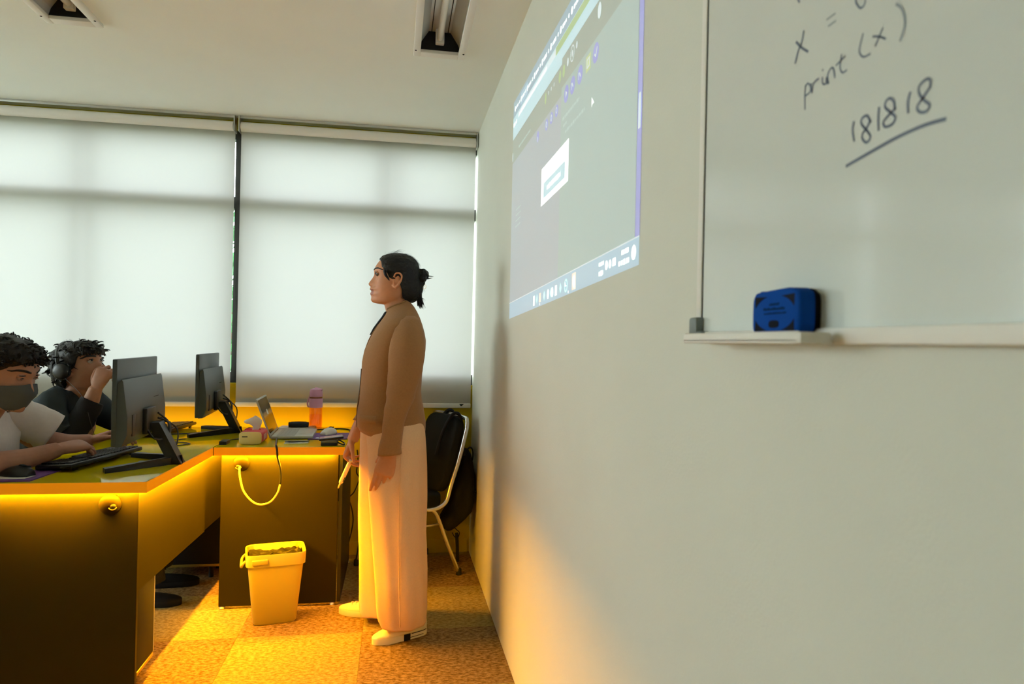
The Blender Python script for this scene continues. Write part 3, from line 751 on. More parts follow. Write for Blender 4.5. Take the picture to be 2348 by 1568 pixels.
# ------------------------------------------------------------------ keyboards, mice, mats
def keyboard(c, rz, label, tilt=.06):
    t = thing('keyboard', label, 'keyboard', c, 'black keyboards on the long desk')
    M = Matrix.Translation(c) @ Matrix.Rotation(rz, 4, 'Z') @ Matrix.Rotation(tilt, 4, 'X')
    q = MB(); q.box((-.215, -.066, .003), (.215, .066, .019), .005, M); q.obj('body', M_blackp, t, sharp=40)
    q = MB()
    for r in range(5):
        if r == 0: w = [(.0, .022), (.023, .02), (.045, .02), (.067, .11), (.179, .02), (.201, .02), (.225, .02)]
        else: w = [(k*.0195, .0175) for k in range(15)]
        w += [(.305+k*.0195, .0175) for k in range(5)]
        for x, ww in w: q.box((-.205+x, -.056+r*.0225, .018), (-.205+x+ww, -.056+r*.0225+.0185, .0245), .0015, M)
    q.obj('keys', M_keycap, t, kind='stuff')
    for x in (-.17, .17):
        q = MB(); q.box((x-.012, .045, -.008), (x+.012, .052, .006), .001, M); q.obj('foot', M_blackp, t)
    return t
M_keycap = mat('keycap_black', (.02, .022, .022), .35, .45)
keyboard((-1.122, 2.848, ZT+.0065), 1.36-PI, 'black keyboard under the hands of the person in the white T-shirt')
keyboard((-1.130, 3.72, ZT+.0065), 1.45-PI, 'black keyboard lying at the far end of the long desk')
def mouse(c, rz, label, m1_, m2_):
    t = thing('computer_mouse', label, 'mouse', c)
    M = Matrix.Translation(c) @ Matrix.Rotation(rz, 4, 'Z')
    q = MB(); rings = []
    for i in range(11):
        u = i/10; x = lerp(-.052, .052, u); w = .031*math.sin(PI*(.12+.76*u))**.5; h = .034*math.sin(PI*(.10+.70*u))**.8
        rings.append([M @ V((x, w*math.cos(a), max(0, h*math.sin(a)))) for a in [2*PI*k/18 for k in range(18)]])
    q.loft(rings); q.obj('shell', m1_, t, True)
    q = MB(); q.tube([M @ V((x, 0, z)) for x, z in ((.010, .034), (.022, .0345), (.034, .031))], .004, 8); q.obj('wheel', m2_, t, True)
    q = MB(); q.box((.005, -.0006, .028), (.050, .0006, .0345), 0, M); q.obj('button_split', m2_, t)
    return t
def pad(pts, label, stripe):
    t = thing('mouse_pad', label, 'mouse pad', (sum(p[0] for p in pts)/4, sum(p[1] for p in pts)/4, ZT))
    q = MB(); q.prism([V((x, y, ZT)) for x, y in pts], (0, 0, .004)); q.obj('mat', M_purple, t)
    q = MB(); q.prism([V((x, y, ZT+.004)) for x, y in stripe], (0, 0, .0005)); q.obj('white_print', M_paper, t)
pad([(-1.330, 2.470), (-1.165, 2.478), (-1.155, 2.675), (-1.325, 2.665)], 'purple mouse pad with a white stripe at the left end of the long desk', [(-1.326, 2.502), (-1.195, 2.508), (-1.185, 2.560), (-1.322, 2.554)])
mouse((-1.245, 2.565, ZT+.0048), -.25, 'black computer mouse on the purple pad of the long desk', M_blackp, M_char)
pad([(-.405, 3.43), (-.222, 3.44), (-.222, 3.66), (-.395, 3.65)], 'purple mouse pad lying beside the laptop', [(-.375, 3.455), (-.350, 3.455), (-.362, 3.485), (-.37, 3.485)])
mouse((-.325, 3.60, ZT+.0042), 1.1, 'white computer mouse on the purple pad beside the laptop', M_white, M_char)

# ------------------------------------------------------------------ laptop
lt = thing('laptop', 'silver laptop open on the teacher desk with its lid to the left', 'laptop', (-.49, 3.6, ZT))
A0, A1, B0, B1 = V((-.580, 3.445, 0)), V((-.592, 3.748, 0)), V((-.385, 3.452, 0)), V((-.397, 3.755, 0))
q = MB(); q.loft([[p+V((0, 0, ZT+.004)) for p in (A0, B0, B1, A1)], [p+V((0, 0, ZT+.0145)) for p in (A0, B0, B1, A1)]]); q.obj('base', M_silver, lt)
def on_base(u, v, z): return A0.lerp(B0, u).lerp(A1.lerp(B1, u), v)+V((0, 0, ZT+z))
q = MB()
for r in range(5):
    for k in range(13):
        u, v = .13+r*.088, .06+k*.068
        a = [on_base(u, v, .0144), on_base(u+.078, v, .0144), on_base(u+.078, v+.060, .0144), on_base(u, v+.060, .0144)]
        q.loft([a, [p+V((0, 0, .0012)) for p in a]])
q.obj('keys', mat('laptop_keys', (.36, .38, .36), .5), lt, kind='stuff')
q = MB(); a = [on_base(.64, .30, .0144), on_base(.95, .30, .0144), on_base(.95, .70, .0144), on_base(.64, .70, .0144)]; q.loft([a, [p+V((0, 0, .0006)) for p in a]]); q.obj('touchpad', M_silver, lt)
T0, T1 = V((-.644, 3.435, ZT+.192)), V((-.655, 3.738, ZT+.192))
th = V((-.0065, 0, -.0018))
H0, H1 = A0+V((.002, 0, ZT+.012)), A1+V((.002, 0, ZT+.012))
q = MB(); q.loft([[H0, H1, T1, T0], [p+th for p in (H0, H1, T1, T0)]]); q.obj('lid', M_silver, lt)
q = MB(); f_ = V((.0006, 0, .0002)); q.add([H0.lerp(T0, .08)+V((0, .008, 0))+f_, H1.lerp(T1, .08)-V((0, .008, 0))+f_, H1.lerp(T1, .96)-V((0, .008, 0))+f_, H0.lerp(T0, .96)+V((0, .008, 0))+f_], [(0, 1, 2, 3)]); q.obj('display', mat('laptop_dark_glass', (.02, .022, .02), .12, .6), lt)
q = MB(); q.tube([A0+V((.0, .01, ZT+.011)), A1+V((0, -.01, ZT+.011))], .006, 10); q.obj('hinge', M_blackp, lt, True, 40)
def on_lid(u, v): return H0.lerp(H1, u).lerp(T0.lerp(T1, u), v)+V((.0010, 0, .0003))
q = MB(); q.loft([[on_lid(.44, .52), on_lid(.56, .52), on_lid(.56, .66), on_lid(.44, .66)], [p+V((.0005, 0, .0002)) for p in (on_lid(.44, .52), on_lid(.56, .52), on_lid(.56, .66), on_lid(.44, .66))]]); q.obj('sticker', M_paper, lt)
for v in (.25, .75):
    q = MB(); a = on_base(.5, v, 0); q.lathe((a.x, a.y, ZT), [(.007, 0), (.007, .0045)], 10); q.obj('rubber_foot', M_blackm, lt)

# ------------------------------------------------------------------ things on the teacher desk
tb = thing('tissue_box', 'red tissue box with cream end and a white tissue pulled out', 'tissue box', (-.637, 3.37, ZT))
tx0, tx1, ty0, ty1, th_ = -.688, -.590, 3.275, 3.432, .058
def tring(y, s=1): return [V((p.x, y, ZT+.0295+p.y)) for p in sell((tx0+tx1)/2, 0, (tx1-tx0)/2*s, .0285*s, 36, 5)]
q = MB(); q.loft([tring(ty0+.002, .98), tring(ty0+.006), tring(ty1-.004), tring(ty1, .97)]); q.obj('box', M_red, tb, True, 50)
q = MB(); q.loft([tring(ty0, .93), tring(ty0+.0015, .985), tring(ty0+.006, 1.004)]); q.obj('end_flap', M_tan, tb, True, 50)
q = MB(); q.box((-.674, ty0-.001, ZT+.034), (-.650, ty0+.001, ZT+.0385), 0); q.obj('slot_print', M_blackp, tb)
q = MB(); q.box((tx1-.001, 3.33, ZT+.016), (tx1+.0008, 3.40, ZT+.040), 0); q.obj('side_print', mat('pale_red_print', (.72, .35, .30), .6), tb)
q = MB()
for k, (x, y, z) in enumerate(((-.655, 3.34, .062), (-.668, 3.36, .061), (-.620, 3.36, .061))): q.loft([[V((x-.013, y, ZT+.056)), V((x+.013, y, ZT+.056)), V((x+.006, y+.004, ZT+z+.004)), V((x-.008, y+.006, ZT+z+.002))], [V((x-.013, y+.002, ZT+.056)), V((x+.013, y+.002, ZT+.056)), V((x+.006, y+.006, ZT+z+.004)), V((x-.008, y+.008, ZT+z+.002))]])
q.obj('opening_flap', M_red, tb)
q = MB()
rings = []
for i in range(10):
    u = i/9; w = [.018, .016, .015, .016, .020, .026, .032, .034, .030, .022][i]; z = ZT+.05+.062*u; lean = -.026*max(0, u-.35)
    rings.append([V((-.634+lean+.004*math.sin(u*5)+w*math.cos(a)*(1+.25*math.sin(3*a+u*3)), 3.365+w*.45*math.sin(a)*(1+.3*math.cos(2*a)), z+(.010*math.cos(a)*u if u > .6 else 0))) for a in [2*PI*k/24 for k in range(24)]])
q.loft(rings, cap=False); q.obj('tissue', M_paper, tb, True)

bo = thing('water_bottle', 'pink capped clear water bottle standing against the yellow wall', 'bottle', (-.415, 3.84, ZT))
c = (-.415, 3.84, ZT)
q = MB(); q.lathe(c, [(.030, 0), (.034, .004), (.035, .03), (.034, .10), (.034, .165), (.031, .176), (.031, .172), (.032, .164), (.032, .10), (.032, .03), (.030, .008)], 28); q.obj('body', M_clear, bo, True)
q = MB(); q.lathe(c, [(.0355, .118), (.0355, .166), (.0345, .167), (.0345, .117)], 28); q.obj('sleeve', M_pink, bo, True, 50)
q = MB(); q.lathe(c, [(.033, .174), (.034, .178), (.034, .200), (.030, .214), (.018, .219)], 28); cap_ = q.obj('cap', M_pink, bo, True, 50)
q = MB(); q.tube([(-.422, 3.838, ZT+.213), (-.386, 3.834, ZT+.205)], [.014, .013], 14); q.obj('spout', M_pink, cap_, True, 50)
q = MB(); q.tube([(-.386, 3.834, ZT+.205), (-.3845, 3.8338, ZT+.2047)], .0095, 14); q.obj('spout_mouth', mat('dark_pink', (.30, .12, .22), .5), cap_, True, 50)
q = MB(); q.tube([(-.447, 3.836, ZT+.176), (-.458, 3.83, ZT+.14), (-.452, 3.832, ZT+.118)], [(.004, .002)]*3, 8, 4); q.obj('strap', M_pink, bo, True)
q = MB(); q.lathe(c, [(.0318, .004), (.0318, .078), (.001, .0785)], 24); q.obj('water', M_clear, bo, True)

pp = thing('paper_stack', 'white papers lying behind the laptop', 'papers', (-.50, 3.85, ZT))
for k, (dx, dy) in enumerate(((0, 0), (.006, -.004), (-.004, .004), (.003, .002))):
    q = MB(); q.box((-.60+dx, 3.79+dy, ZT+.003*k), (-.42+dx, 3.90+dy, ZT+.003*k+.0028), 0); q.obj('sheet', M_paper, pp)
pc = thing('pencil_pouch', 'dark green-black soft pouch lying on the papers', 'pouch', (-.49, 3.83, ZT))
q = MB(); q.tube([(-.552, 3.825, ZT+.026), (-.50, 3.83, ZT+.0265), (-.450, 3.832, ZT+.026)], [(.013, .030), (.0145, .034), (.013, .030)], 14, 4, up=(0, 0, 1)); q.obj('pouch', M_char, pc, True, 50)
q = MB(); q.tube([(-.54, 3.826, ZT+.0395), (-.50, 3.83, ZT+.041), (-.46, 3.832, ZT+.0395)], .0018, 6); q.obj('zip', M_blackp, pc, True)
ps = thing('folded_paper', 'small folded white paper at the front edge of the teacher desk', 'paper', (-.44, 3.32, ZT))
q = MB(); q.prism([V((-.495, 3.30, ZT)), V((-.392, 3.318, ZT)), V((-.39, 3.36, ZT)), V((-.498, 3.352, ZT))], (0, 0, .002)); q.obj('sheet', M_paper, ps)
q = MB(); q.loft([[V((-.498, 3.352, ZT+.002)), V((-.39, 3.36, ZT+.002)), V((-.388, 3.335, ZT+.011)), V((-.497, 3.325, ZT+.011))], [V((-.498, 3.353, ZT+.0035)), V((-.39, 3.361, ZT+.0035)), V((-.387, 3.334, ZT+.0125)), V((-.497, 3.324, ZT+.0125))]]); q.obj('folded_leaf', M_paper, ps)
ad = thing('hard_drive', 'small grey and black box at the right front corner of the teacher desk', 'drive', (-.29, 3.27, ZT))
q = MB(); q.box((-.325, 3.235, ZT), (-.254, 3.33, ZT+.013), .003); q.obj('lower_case', M_blackp, ad, sharp=40)
q = MB(); q.box((-.325, 3.235, ZT+.013), (-.254, 3.33, ZT+.026), .003); q.obj('upper_case', mat('dock_grey', (.16, .17, .16), .5), ad, sharp=40)
ph = thing('phone', 'black phone lying on top of the small grey box', 'phone', (-.28, 3.28, ZT+.026))
Mp = Matrix.Translation((-.282, 3.275, ZT+.0315)) @ Matrix.Rotation(-.10, 4, 'Y') @ Matrix.Rotation(.1, 4, 'Z')
q = MB(); q.box((-.055, -.04, -.0045), (.055, .04, .0045), .004, Mp); q.obj('body', M_blackp, ph, sharp=40)
q = MB(); q.box((-.051, -.036, .0043), (.051, .036, .0052), 0, Mp); q.obj('glass', M_screen, ph)
cable('short black lead looping out of the small grey box', [(-.254, 3.28, ZT+.010), (-.235, 3.26, ZT+.0045), (-.222, 3.245, ZT+.004), (-.222, 3.275, ZT+.006), (-.245, 3.30, ZT+.016), (-.253, 3.30, ZT+.018)], .003, M_blackp)
us = thing('power_adapter', 'small black adapter near the joint of the two desks', 'adapter', (-.755, 3.30, ZT))
q = MB(); q.box((-.772, 3.275, ZT), (-.740, 3.345, ZT+.016), .002); q.obj('case', M_blackp, us, sharp=40)
q = MB(); q.tube([(-.756, 3.345, ZT+.008), (-.750, 3.40, ZT+.005), (-.72, 3.44, ZT+.004), (-.70, 3.47, ZT+.004)], .0025, 8, 5); q.obj('lead', M_blackp, us, True)

# ------------------------------------------------------------------ padded chair and backpack
def chair():
    t = thing('padded_chair', 'black padded stacking chair with silver tube frame beside the right wall', 'chair', (.03, 3.70, 0), 'padded chairs')
    f_, L_ = V((-.92, -.392, 0)), V((.392, -.92, 0)); c_ = V((.03, 3.70, 0))
    P = lambda x, y, z: c_+f_*x+L_*y+V((0, 0, z))
    # back frame: one bent tube
    side = [(-.075, .359), (-.10, .359), (-.142, .366), (-.184, .394), (-.209, .475), (-.249, .589), (-.286, .727), (-.296, .775)]
    pts = [P(x, .20, z) for x, z in side]+[P(-.300, .192, .806), P(-.302, .165, .818)]+[P(-.303, 0, .823)]+[P(-.302, -.165, .818), P(-.300, -.192, .806)]+[P(x, -.20, z) for x, z in side[::-1]]
    q = MB(); q.tube(pts, .0115, 10, 5); q.obj('back_frame', M_chrome, t, True)
    for s_ in (-.20, .20):
        q = MB(); q.tube([P(x, s_, z) for x, z in ((-.266, .010), (-.187, .191), (-.141, .307), (-.112, .350), (-.07, .361), (.03, .361), (.075, .345), (.095, .30), (.115, .19), (.145, .010))], .0105, 10, 5); q.obj('leg_frame', M_chrome, t, True)
        q = MB(); q.tube([P(-.152, s_, .279), P(.100, s_, .279)], .008, 10); q.obj('side_rail', M_chrome, t, True)
        for x, z in ((-.267, .006), (.146, .006)):
            q = MB(); q.lathe(P(x, s_, 0), [(.014, 0), (.015, .004), (.0135, .03), (.010, .034)], 12); q.obj('rubber_foot', M_blackm, t, True)
    # seat and back pads
    def padm(cx, cz, hx, hy, hz, ang, name):
        q = MB(); rings = []
        for i in range(9):
            u = i/8; k = -1+2*u; s_ = (1-abs(k)**4)**.25 if abs(k) < 1 else .55
            s_ = max(s_, .6)
            ring = []
            for p in sell(0, 0, hx*(.90+.10*s_), hy*(.92+.08*s_), 32, 5):
                a = V((p.x, 0, k*hz)); a = V((a.x*math.cos(ang)+a.z*math.sin(ang), 0, -a.x*math.sin(ang)+a.z*math.cos(ang)))
                ring.append(P(cx+a.x, p.y, cz+a.z))
            rings.append(ring)
        q.loft(rings); q.obj(name, M_pad, t, True, 60)
    padm(-.028, .398, .155, .200, .033, 0, 'seat')
    padm(-.228, .625, .205, .188, .028, -1.842, 'backrest')
    return t
ch = chair()

bp_ = thing('backpack', 'black backpack hanging on the back of the chair against the wall', 'backpack', (.38, 3.8, .2))
# lumpy bag hanging from its shoulder straps behind the backrest
rings = []
for z, x0, x1, y0, y1 in ((.205, .285, .325, 3.72, 3.83), (.225, .262, .352, 3.69, 3.87), (.26, .262, .395, 3.67, 3.90), (.30, .285, .432, 3.66, 3.92), (.36, .308, .443, 3.655, 3.925), (.44, .330, .4445, 3.66, 3.925), (.50, .345, .443, 3.67, 3.92), (.56, .358, .432, 3.68, 3.91), (.605, .366, .420, 3.70, 3.88), (.630, .376, .408, 3.73, 3.85)):
    rings.append([p+V((0, 0, z+.006*math.sin(9*p.y+z*20))) for p in sell((x0+x1)/2, (y0+y1)/2, (x1-x0)/2, (y1-y0)/2, 32, 3)])
q = MB(); q.loft(rings); q.obj('bag', M_blk, bp_, True)
q = MB(); q.tube([(.385, 3.745, .615), (.408, 3.742, .648), (.425, 3.745, .638), (.430, 3.75, .598), (.422, 3.755, .560)], [(.010, .004)]*5, 8, 5, up=(0, 1, 0)); q.obj('handle', M_blk, bp_, True)
for y, dx in ((3.69, 0), (3.86, -.02)):
    q = MB(); q.tube([(.372+dx, y, .615), (.365+dx, y, .72), (.352+dx, y-.005, .815), (.330+dx, y-.01, .842), (.300+dx, y-.012, .825), (.258+dx, y-.012, .74), (.225+dx, y-.01, .62)], [(.020, .009)]*7, 8, 5, up=(0, 1, 0)); q.obj('shoulder_strap', M_blk, bp_, True)
q = MB(); q.tube([(.325, 3.70, .235), (.345, 3.695, .215), (.360, 3.695, .20), (.352, 3.695, .175), (.335, 3.695, .178), (.322, 3.695, .20)], [(.008, .002)]*6, 8, 4, up=(0, 1, 0)); q.obj('strap_loop', M_blk, bp_, True)
q = MB(); q.tube([(.345, 3.695, .20), (.350, 3.693, .12), (.353, 3.692, .045)], [(.009, .0015)]*3, 8, 4, up=(1, 0, 0)); q.obj('dangling_strap', M_blk, bp_, True)
q = MB(); q.box((.374, 3.70, .40), (.4465, 3.86, .42), .004); q.obj('pocket_zip', M_blackp, bp_)

# ------------------------------------------------------------------ people: shared builders (local head: +X forward, +Y left, +Z up, origin between the ears)
HEAD = [(-.092, .058, .05, .03, .012), (-.089, .085, .06, .02, .032), (-.085, .099, .072, .010, .043), (-.078, .1055, .079, -.005, .051), (-.070, .106, .082, -.018, .056), (-.060, .1045, .084, -.032, .0605),
        (-.052, .1095, .086, -.045, .0635), (-.045, .109, .087, -.055, .0655), (-.038, .1045, .088, -.062, .067), (-.034, .109, .089, -.066, .068), (-.029, .1125, .090, -.070, .0695), (-.0205, .107, .091, -.076, .0715),
        (-.015, .115, .091, -.079, .0725), (-.008, .1185, .091, -.082, .0735), (.003, .1125, .0895, -.085, .0745), (.016, .1025, .088, -.088, .075), (.028, .0955, .087, -.090, .0755), (.037, .0945, .088, -.091, .0755),
        (.050, .096, .0915, -.091, .0755), (.060, .0925, .090, -.090, .0745), (.074, .085, .0845, -.087, .0715), (.088, .075, .075, -.081, .066), (.100, .061, .061, -.070, .057), (.109, .044, .044, -.055, .044), (.115, .022, .022, -.035, .026), (.117, .002, .002, -.018, .010)]
def head_pt(Z, th, off=0, prof=True, female=True):
    """point of the face / skull surface at height Z, azimuth th (0 = front)"""
    P_, B_, K_, w = interp(HEAD, Z)
    c, s = math.cos(th), math.sin(th)
    xc = max(0, K_+.02) if Z < -.06 else .0
    w += off
    y = w*math.copysign(abs(s)**.92, s)
    if c >= 0:
        x = xc+(B_+off-xc)*abs(c)**.80
        if prof:
            sg = .0125 if -.022 < Z < .035 else (.024 if Z < -.022 else .04)
            x += (P_-B_)*math.exp(-(y/sg)**2)
            x -= .0065*math.exp(-((Z-.033)/.011)**2)*math.exp(-((abs(y)-.032)/.014)**2)     # eye sockets
            x += .0045*math.exp(-((Z+.012)/.012)**2)*math.exp(-((abs(y)-.0125)/.006)**2)    # nostril wings
            x += .003*math.exp(-((Z-.005)/.018)**2)*math.exp(-((abs(y)-.048)/.014)**2)      # cheekbones
            x -= .004*math.exp(-((Z+.0385)/.0025)**2)*math.exp(-(y/.026)**2)                # mouth line
    else:
        x = xc+(xc-K_+off)*math.copysign(abs(c)**.85, c)
    return V((x, y, Z))
def add_head(q, M, neck=None):
    zs = []
    for i in range(len(HEAD)-1):
        a, b_ = HEAD[i][0], HEAD[i+1][0]; n = 2 if b_-a > .006 else 1
        zs += [lerp(a, b_, k/n) for k in range(n)]
    zs.append(HEAD[-1][0])
    n = 64
    q.loft([[M @ head_pt(z, 2*PI*k/n) for k in range(n)] for z in zs])
    for s in (-1, 1):                                                     # ears
        pts = [V((.012, .076, -.018)), V((.002, .083, -.025)), V((-.009, .088, -.012)), V((-.018, .0925, .008)), V((-.019, .0945, .023)), V((-.009, .094, .033)), V((.005, .090, .031)), V((.012, .084, .018))]
        q.tube([M @ V((p.x, s*p.y, p.z)) for p in pts], [.0062, .0065, .0048, .0042, .0042, .0042, .0042, .004], 10, 4, round_ends=True)
        q.ball(M @ V((-.004, s*.079, .002)), (.012, .006, .024), 12, 8, M.to_3x3())
        q.tube([M @ V((p[0], s*p[1], p[2])) for p in ((.013, .078, .006), (.012, .084, -.001), (.011, .081, -.010))], .0045, 8, 3, round_ends=True)
def fingers(q, M, curl, thumb, k=1.0, spread=1.0, r=1.0):
    """hand, local: wrist at origin, +X to the fingertips, +Z back of hand, +Y thumb side. curl: 4 x 3 joint angles"""
    rings = []
    for x, hw, ht, zc in ((-.022, .026, .019, 0), (.0, .0265, .0175, 0), (.02, .032, .0165, 0), (.045, .0385, .0155, 0), (.07, .041, .0135, .001), (.086, .040, .0115, .001), (.094, .035, .008, 0)):
        rings.append([M @ V((x*k, p.x*k-.002*k, (p.y+zc)*k)) for p in sell(0, 0, hw, ht, 20, 2.6)])
    q.loft(rings)
    base = [(.084, .0275), (.090, .0085), (.085, -.0115), (.074, -.0295)]
    ln = [(.040, .024, .020), (.045, .028, .021), (.041, .026, .020), (.032, .020, .018)]
    yaw = [.10, .02, -.07, -.16]
    rad = [.0084, .0086, .0081, .0071]
    tips = []
    for i in range(4):
        p = V((base[i][0]-.014, base[i][1], 0)); a = 0; w = yaw[i]*spread
        pts = [p.copy()]; rs = [rad[i]*1.12]
        p = p+V((.014, 0, 0)); pts.append(p.copy()); rs.append(rad[i]*1.10)
        for j in range(3):
            a += curl[i][j]
            d = V((math.cos(a)*math.cos(w), math.sin(w)*math.cos(a*.6), -math.sin(a)))
            mid = p+d*ln[i][j]*.5; pts.append(mid); rs.append(rad[i]*(.96-.08*j))
            p = p+d*ln[i][j]; pts.append(p.copy()); rs.append(rad[i]*(1.0-.10*j) if j < 2 else rad[i]*.74)
        q.tube([M @ (v*k) for v in pts], [x*k*r for x in rs], 12, 3, round_ends=True)
        tips.append(M @ (p*k))
    # thumb: leaves the side of the palm near the wrist
    t0 = V((.016, .021, -.004)); yaw_t, pit, bend = thumb
    d = V((math.cos(yaw_t)*math.cos(pit), math.sin(yaw_t)*math.cos(pit), -math.sin(pit)))
    p1 = t0+d*.040
    d2 = V((math.cos(yaw_t-bend)*math.cos(pit), math.sin(yaw_t-bend)*math.cos(pit), -math.sin(pit))); p2 = p1+d2*.031
    d3 = V((math.cos(yaw_t-1.6*bend)*math.cos(pit), math.sin(yaw_t-1.6*bend)*math.cos(pit), -math.sin(pit))); p3 = p2+d3*.024
    q.tube([M @ (v*k) for v in (t0, t0.lerp(p1, .5), p1, p1.lerp(p2, .5), p2, p3)], [x*k*r for x in (.015, .0135, .0105, .0095, .0098, .0072)], 12, 3, round_ends=True)
    return tips
MIRY = Matrix.Scale(-1, 4, (0, 1, 0))       # turns the right hand into a left one
def frame(o, x, z):
    """matrix with +X along x, +Z near z, origin o"""
    x = V(x).normalized(); z = V(z); z = (z-x*z.dot(x)).normalized(); y = z.cross(x)
    return Matrix(((x.x, y.x, z.x, o[0]), (x.y, y.y, z.y, o[1]), (x.z, y.z, z.z, o[2]), (0, 0, 0, 1)))
def paint_lips(o, M, lipmat):
    me = o.data
    if lipmat.name not in [m.name for m in me.materials]: me.materials.append(lipmat)
    idx = len(me.materials)-1
    Mi = M.inverted()
    for p in me.polygons:
        c = Mi @ p.center
        if c.x > .085 and abs(c.y) < .024*(1-max(0, (abs(c.z+.040)-.006)/.02)) and -.0555 < c.z < -.0275-.004*abs(c.y/.02) and abs(c.y) < .020: p.material_index = idx
def eye_set(parent, M, skinm, sides=(-1, 1), gaze=(1, 0, 0), white=None):
    for s in sides:
        c = V((.0765, s*.0315, .033))
        q = MB(); q.ball(M @ c, .0118, 16, 12); e = q.obj('eye', white or M_eye, parent, True)
        g = V(gaze).normalized()
        q = MB(); q.ball(M @ (c+g*.0080), .0064, 12, 8); q.obj('iris', M_iris, e, True)
        q = MB()
        arc = [c+V((.0122*math.cos(a)*.96+.001, .0150*math.sin(a)*1.0, .0045+.0025*math.cos(a))) for a in [math.radians(-62+k*124/8) for k in range(9)]]
        q.tube([M @ p for p in arc], [.0012, .0017, .0019, .002, .002, .002, .0019, .0017, .0012], 6, 2); q.obj('upper_lashes', M_iris, parent, True)
        arc2 = [c+V((.0122*math.cos(a)+.0006, .0148*math.sin(a), -.0058+.001*math.cos(a))) for a in [math.radians(-58+k*116/8) for k in range(9)]]
        q = MB(); q.tube([M @ p for p in arc2], .0011, 6, 2); q.obj('lower_lid', skinm, parent, True)
def brow_set(parent, M, m, sides=(-1, 1), th=.003):
    for s in sides:
        pts = []
        for k in range(7):
            a = math.radians(8+k*8.5); z = .051+.005*math.sin(PI*min(1, k/5))-.0015*max(0, k-4)
            pts.append(M @ (head_pt(z, s*a)+V((.0008, 0, 0))))
        q = MB(); q.tube(pts, [(th*.7, .0014), (th, .0018), (th, .0018), (th*.95, .0016), (th*.8, .0014), (th*.6, .0012), (th*.3, .0008)], 8, 2, up=M.to_3x3() @ V((0, 0, 1))); q.obj('eyebrow', m, parent, True)
def hair_cap(q, M, tab, n=72, rough=.0012, seed=1, freq=60):
    """tab rows (Z ascending): Z, hairline X, front X, back X, half width"""
    rings = []
    zs = []
    for i in range(len(tab)-1): zs += [lerp(tab[i][0], tab[i+1][0], k/4) for k in range(4)]
    zs.append(tab[-1][0])
    for z in zs:
        h, f_, bk, w = interp(tab, z); ring = []
        for k in range(n):
            t = 2*PI*k/n; c, s = math.cos(t), math.sin(t)
            x = (f_ if c > 0 else -bk)*math.copysign(abs(c)**.85, c); y = w*math.copysign(abs(s)**.9, s)
            d = rough*noise.noise(V((x*freq+seed, y*freq, z*freq*.6)))
            l = math.hypot(x, y)+1e-6; x += d*x/l*2; y += d*y/l*2
            ring.append(M @ V((min(x, h), y, z+d)))
        rings.append(ring)
    q.loft(rings)
def strands(q, M, seeds, r0=.0016):
    for pts, r in seeds:
        q.tube([M @ V(p) for p in pts], [r*(1-.85*i/(len(pts)-1)) for i in range(len(pts))], 5, 3)
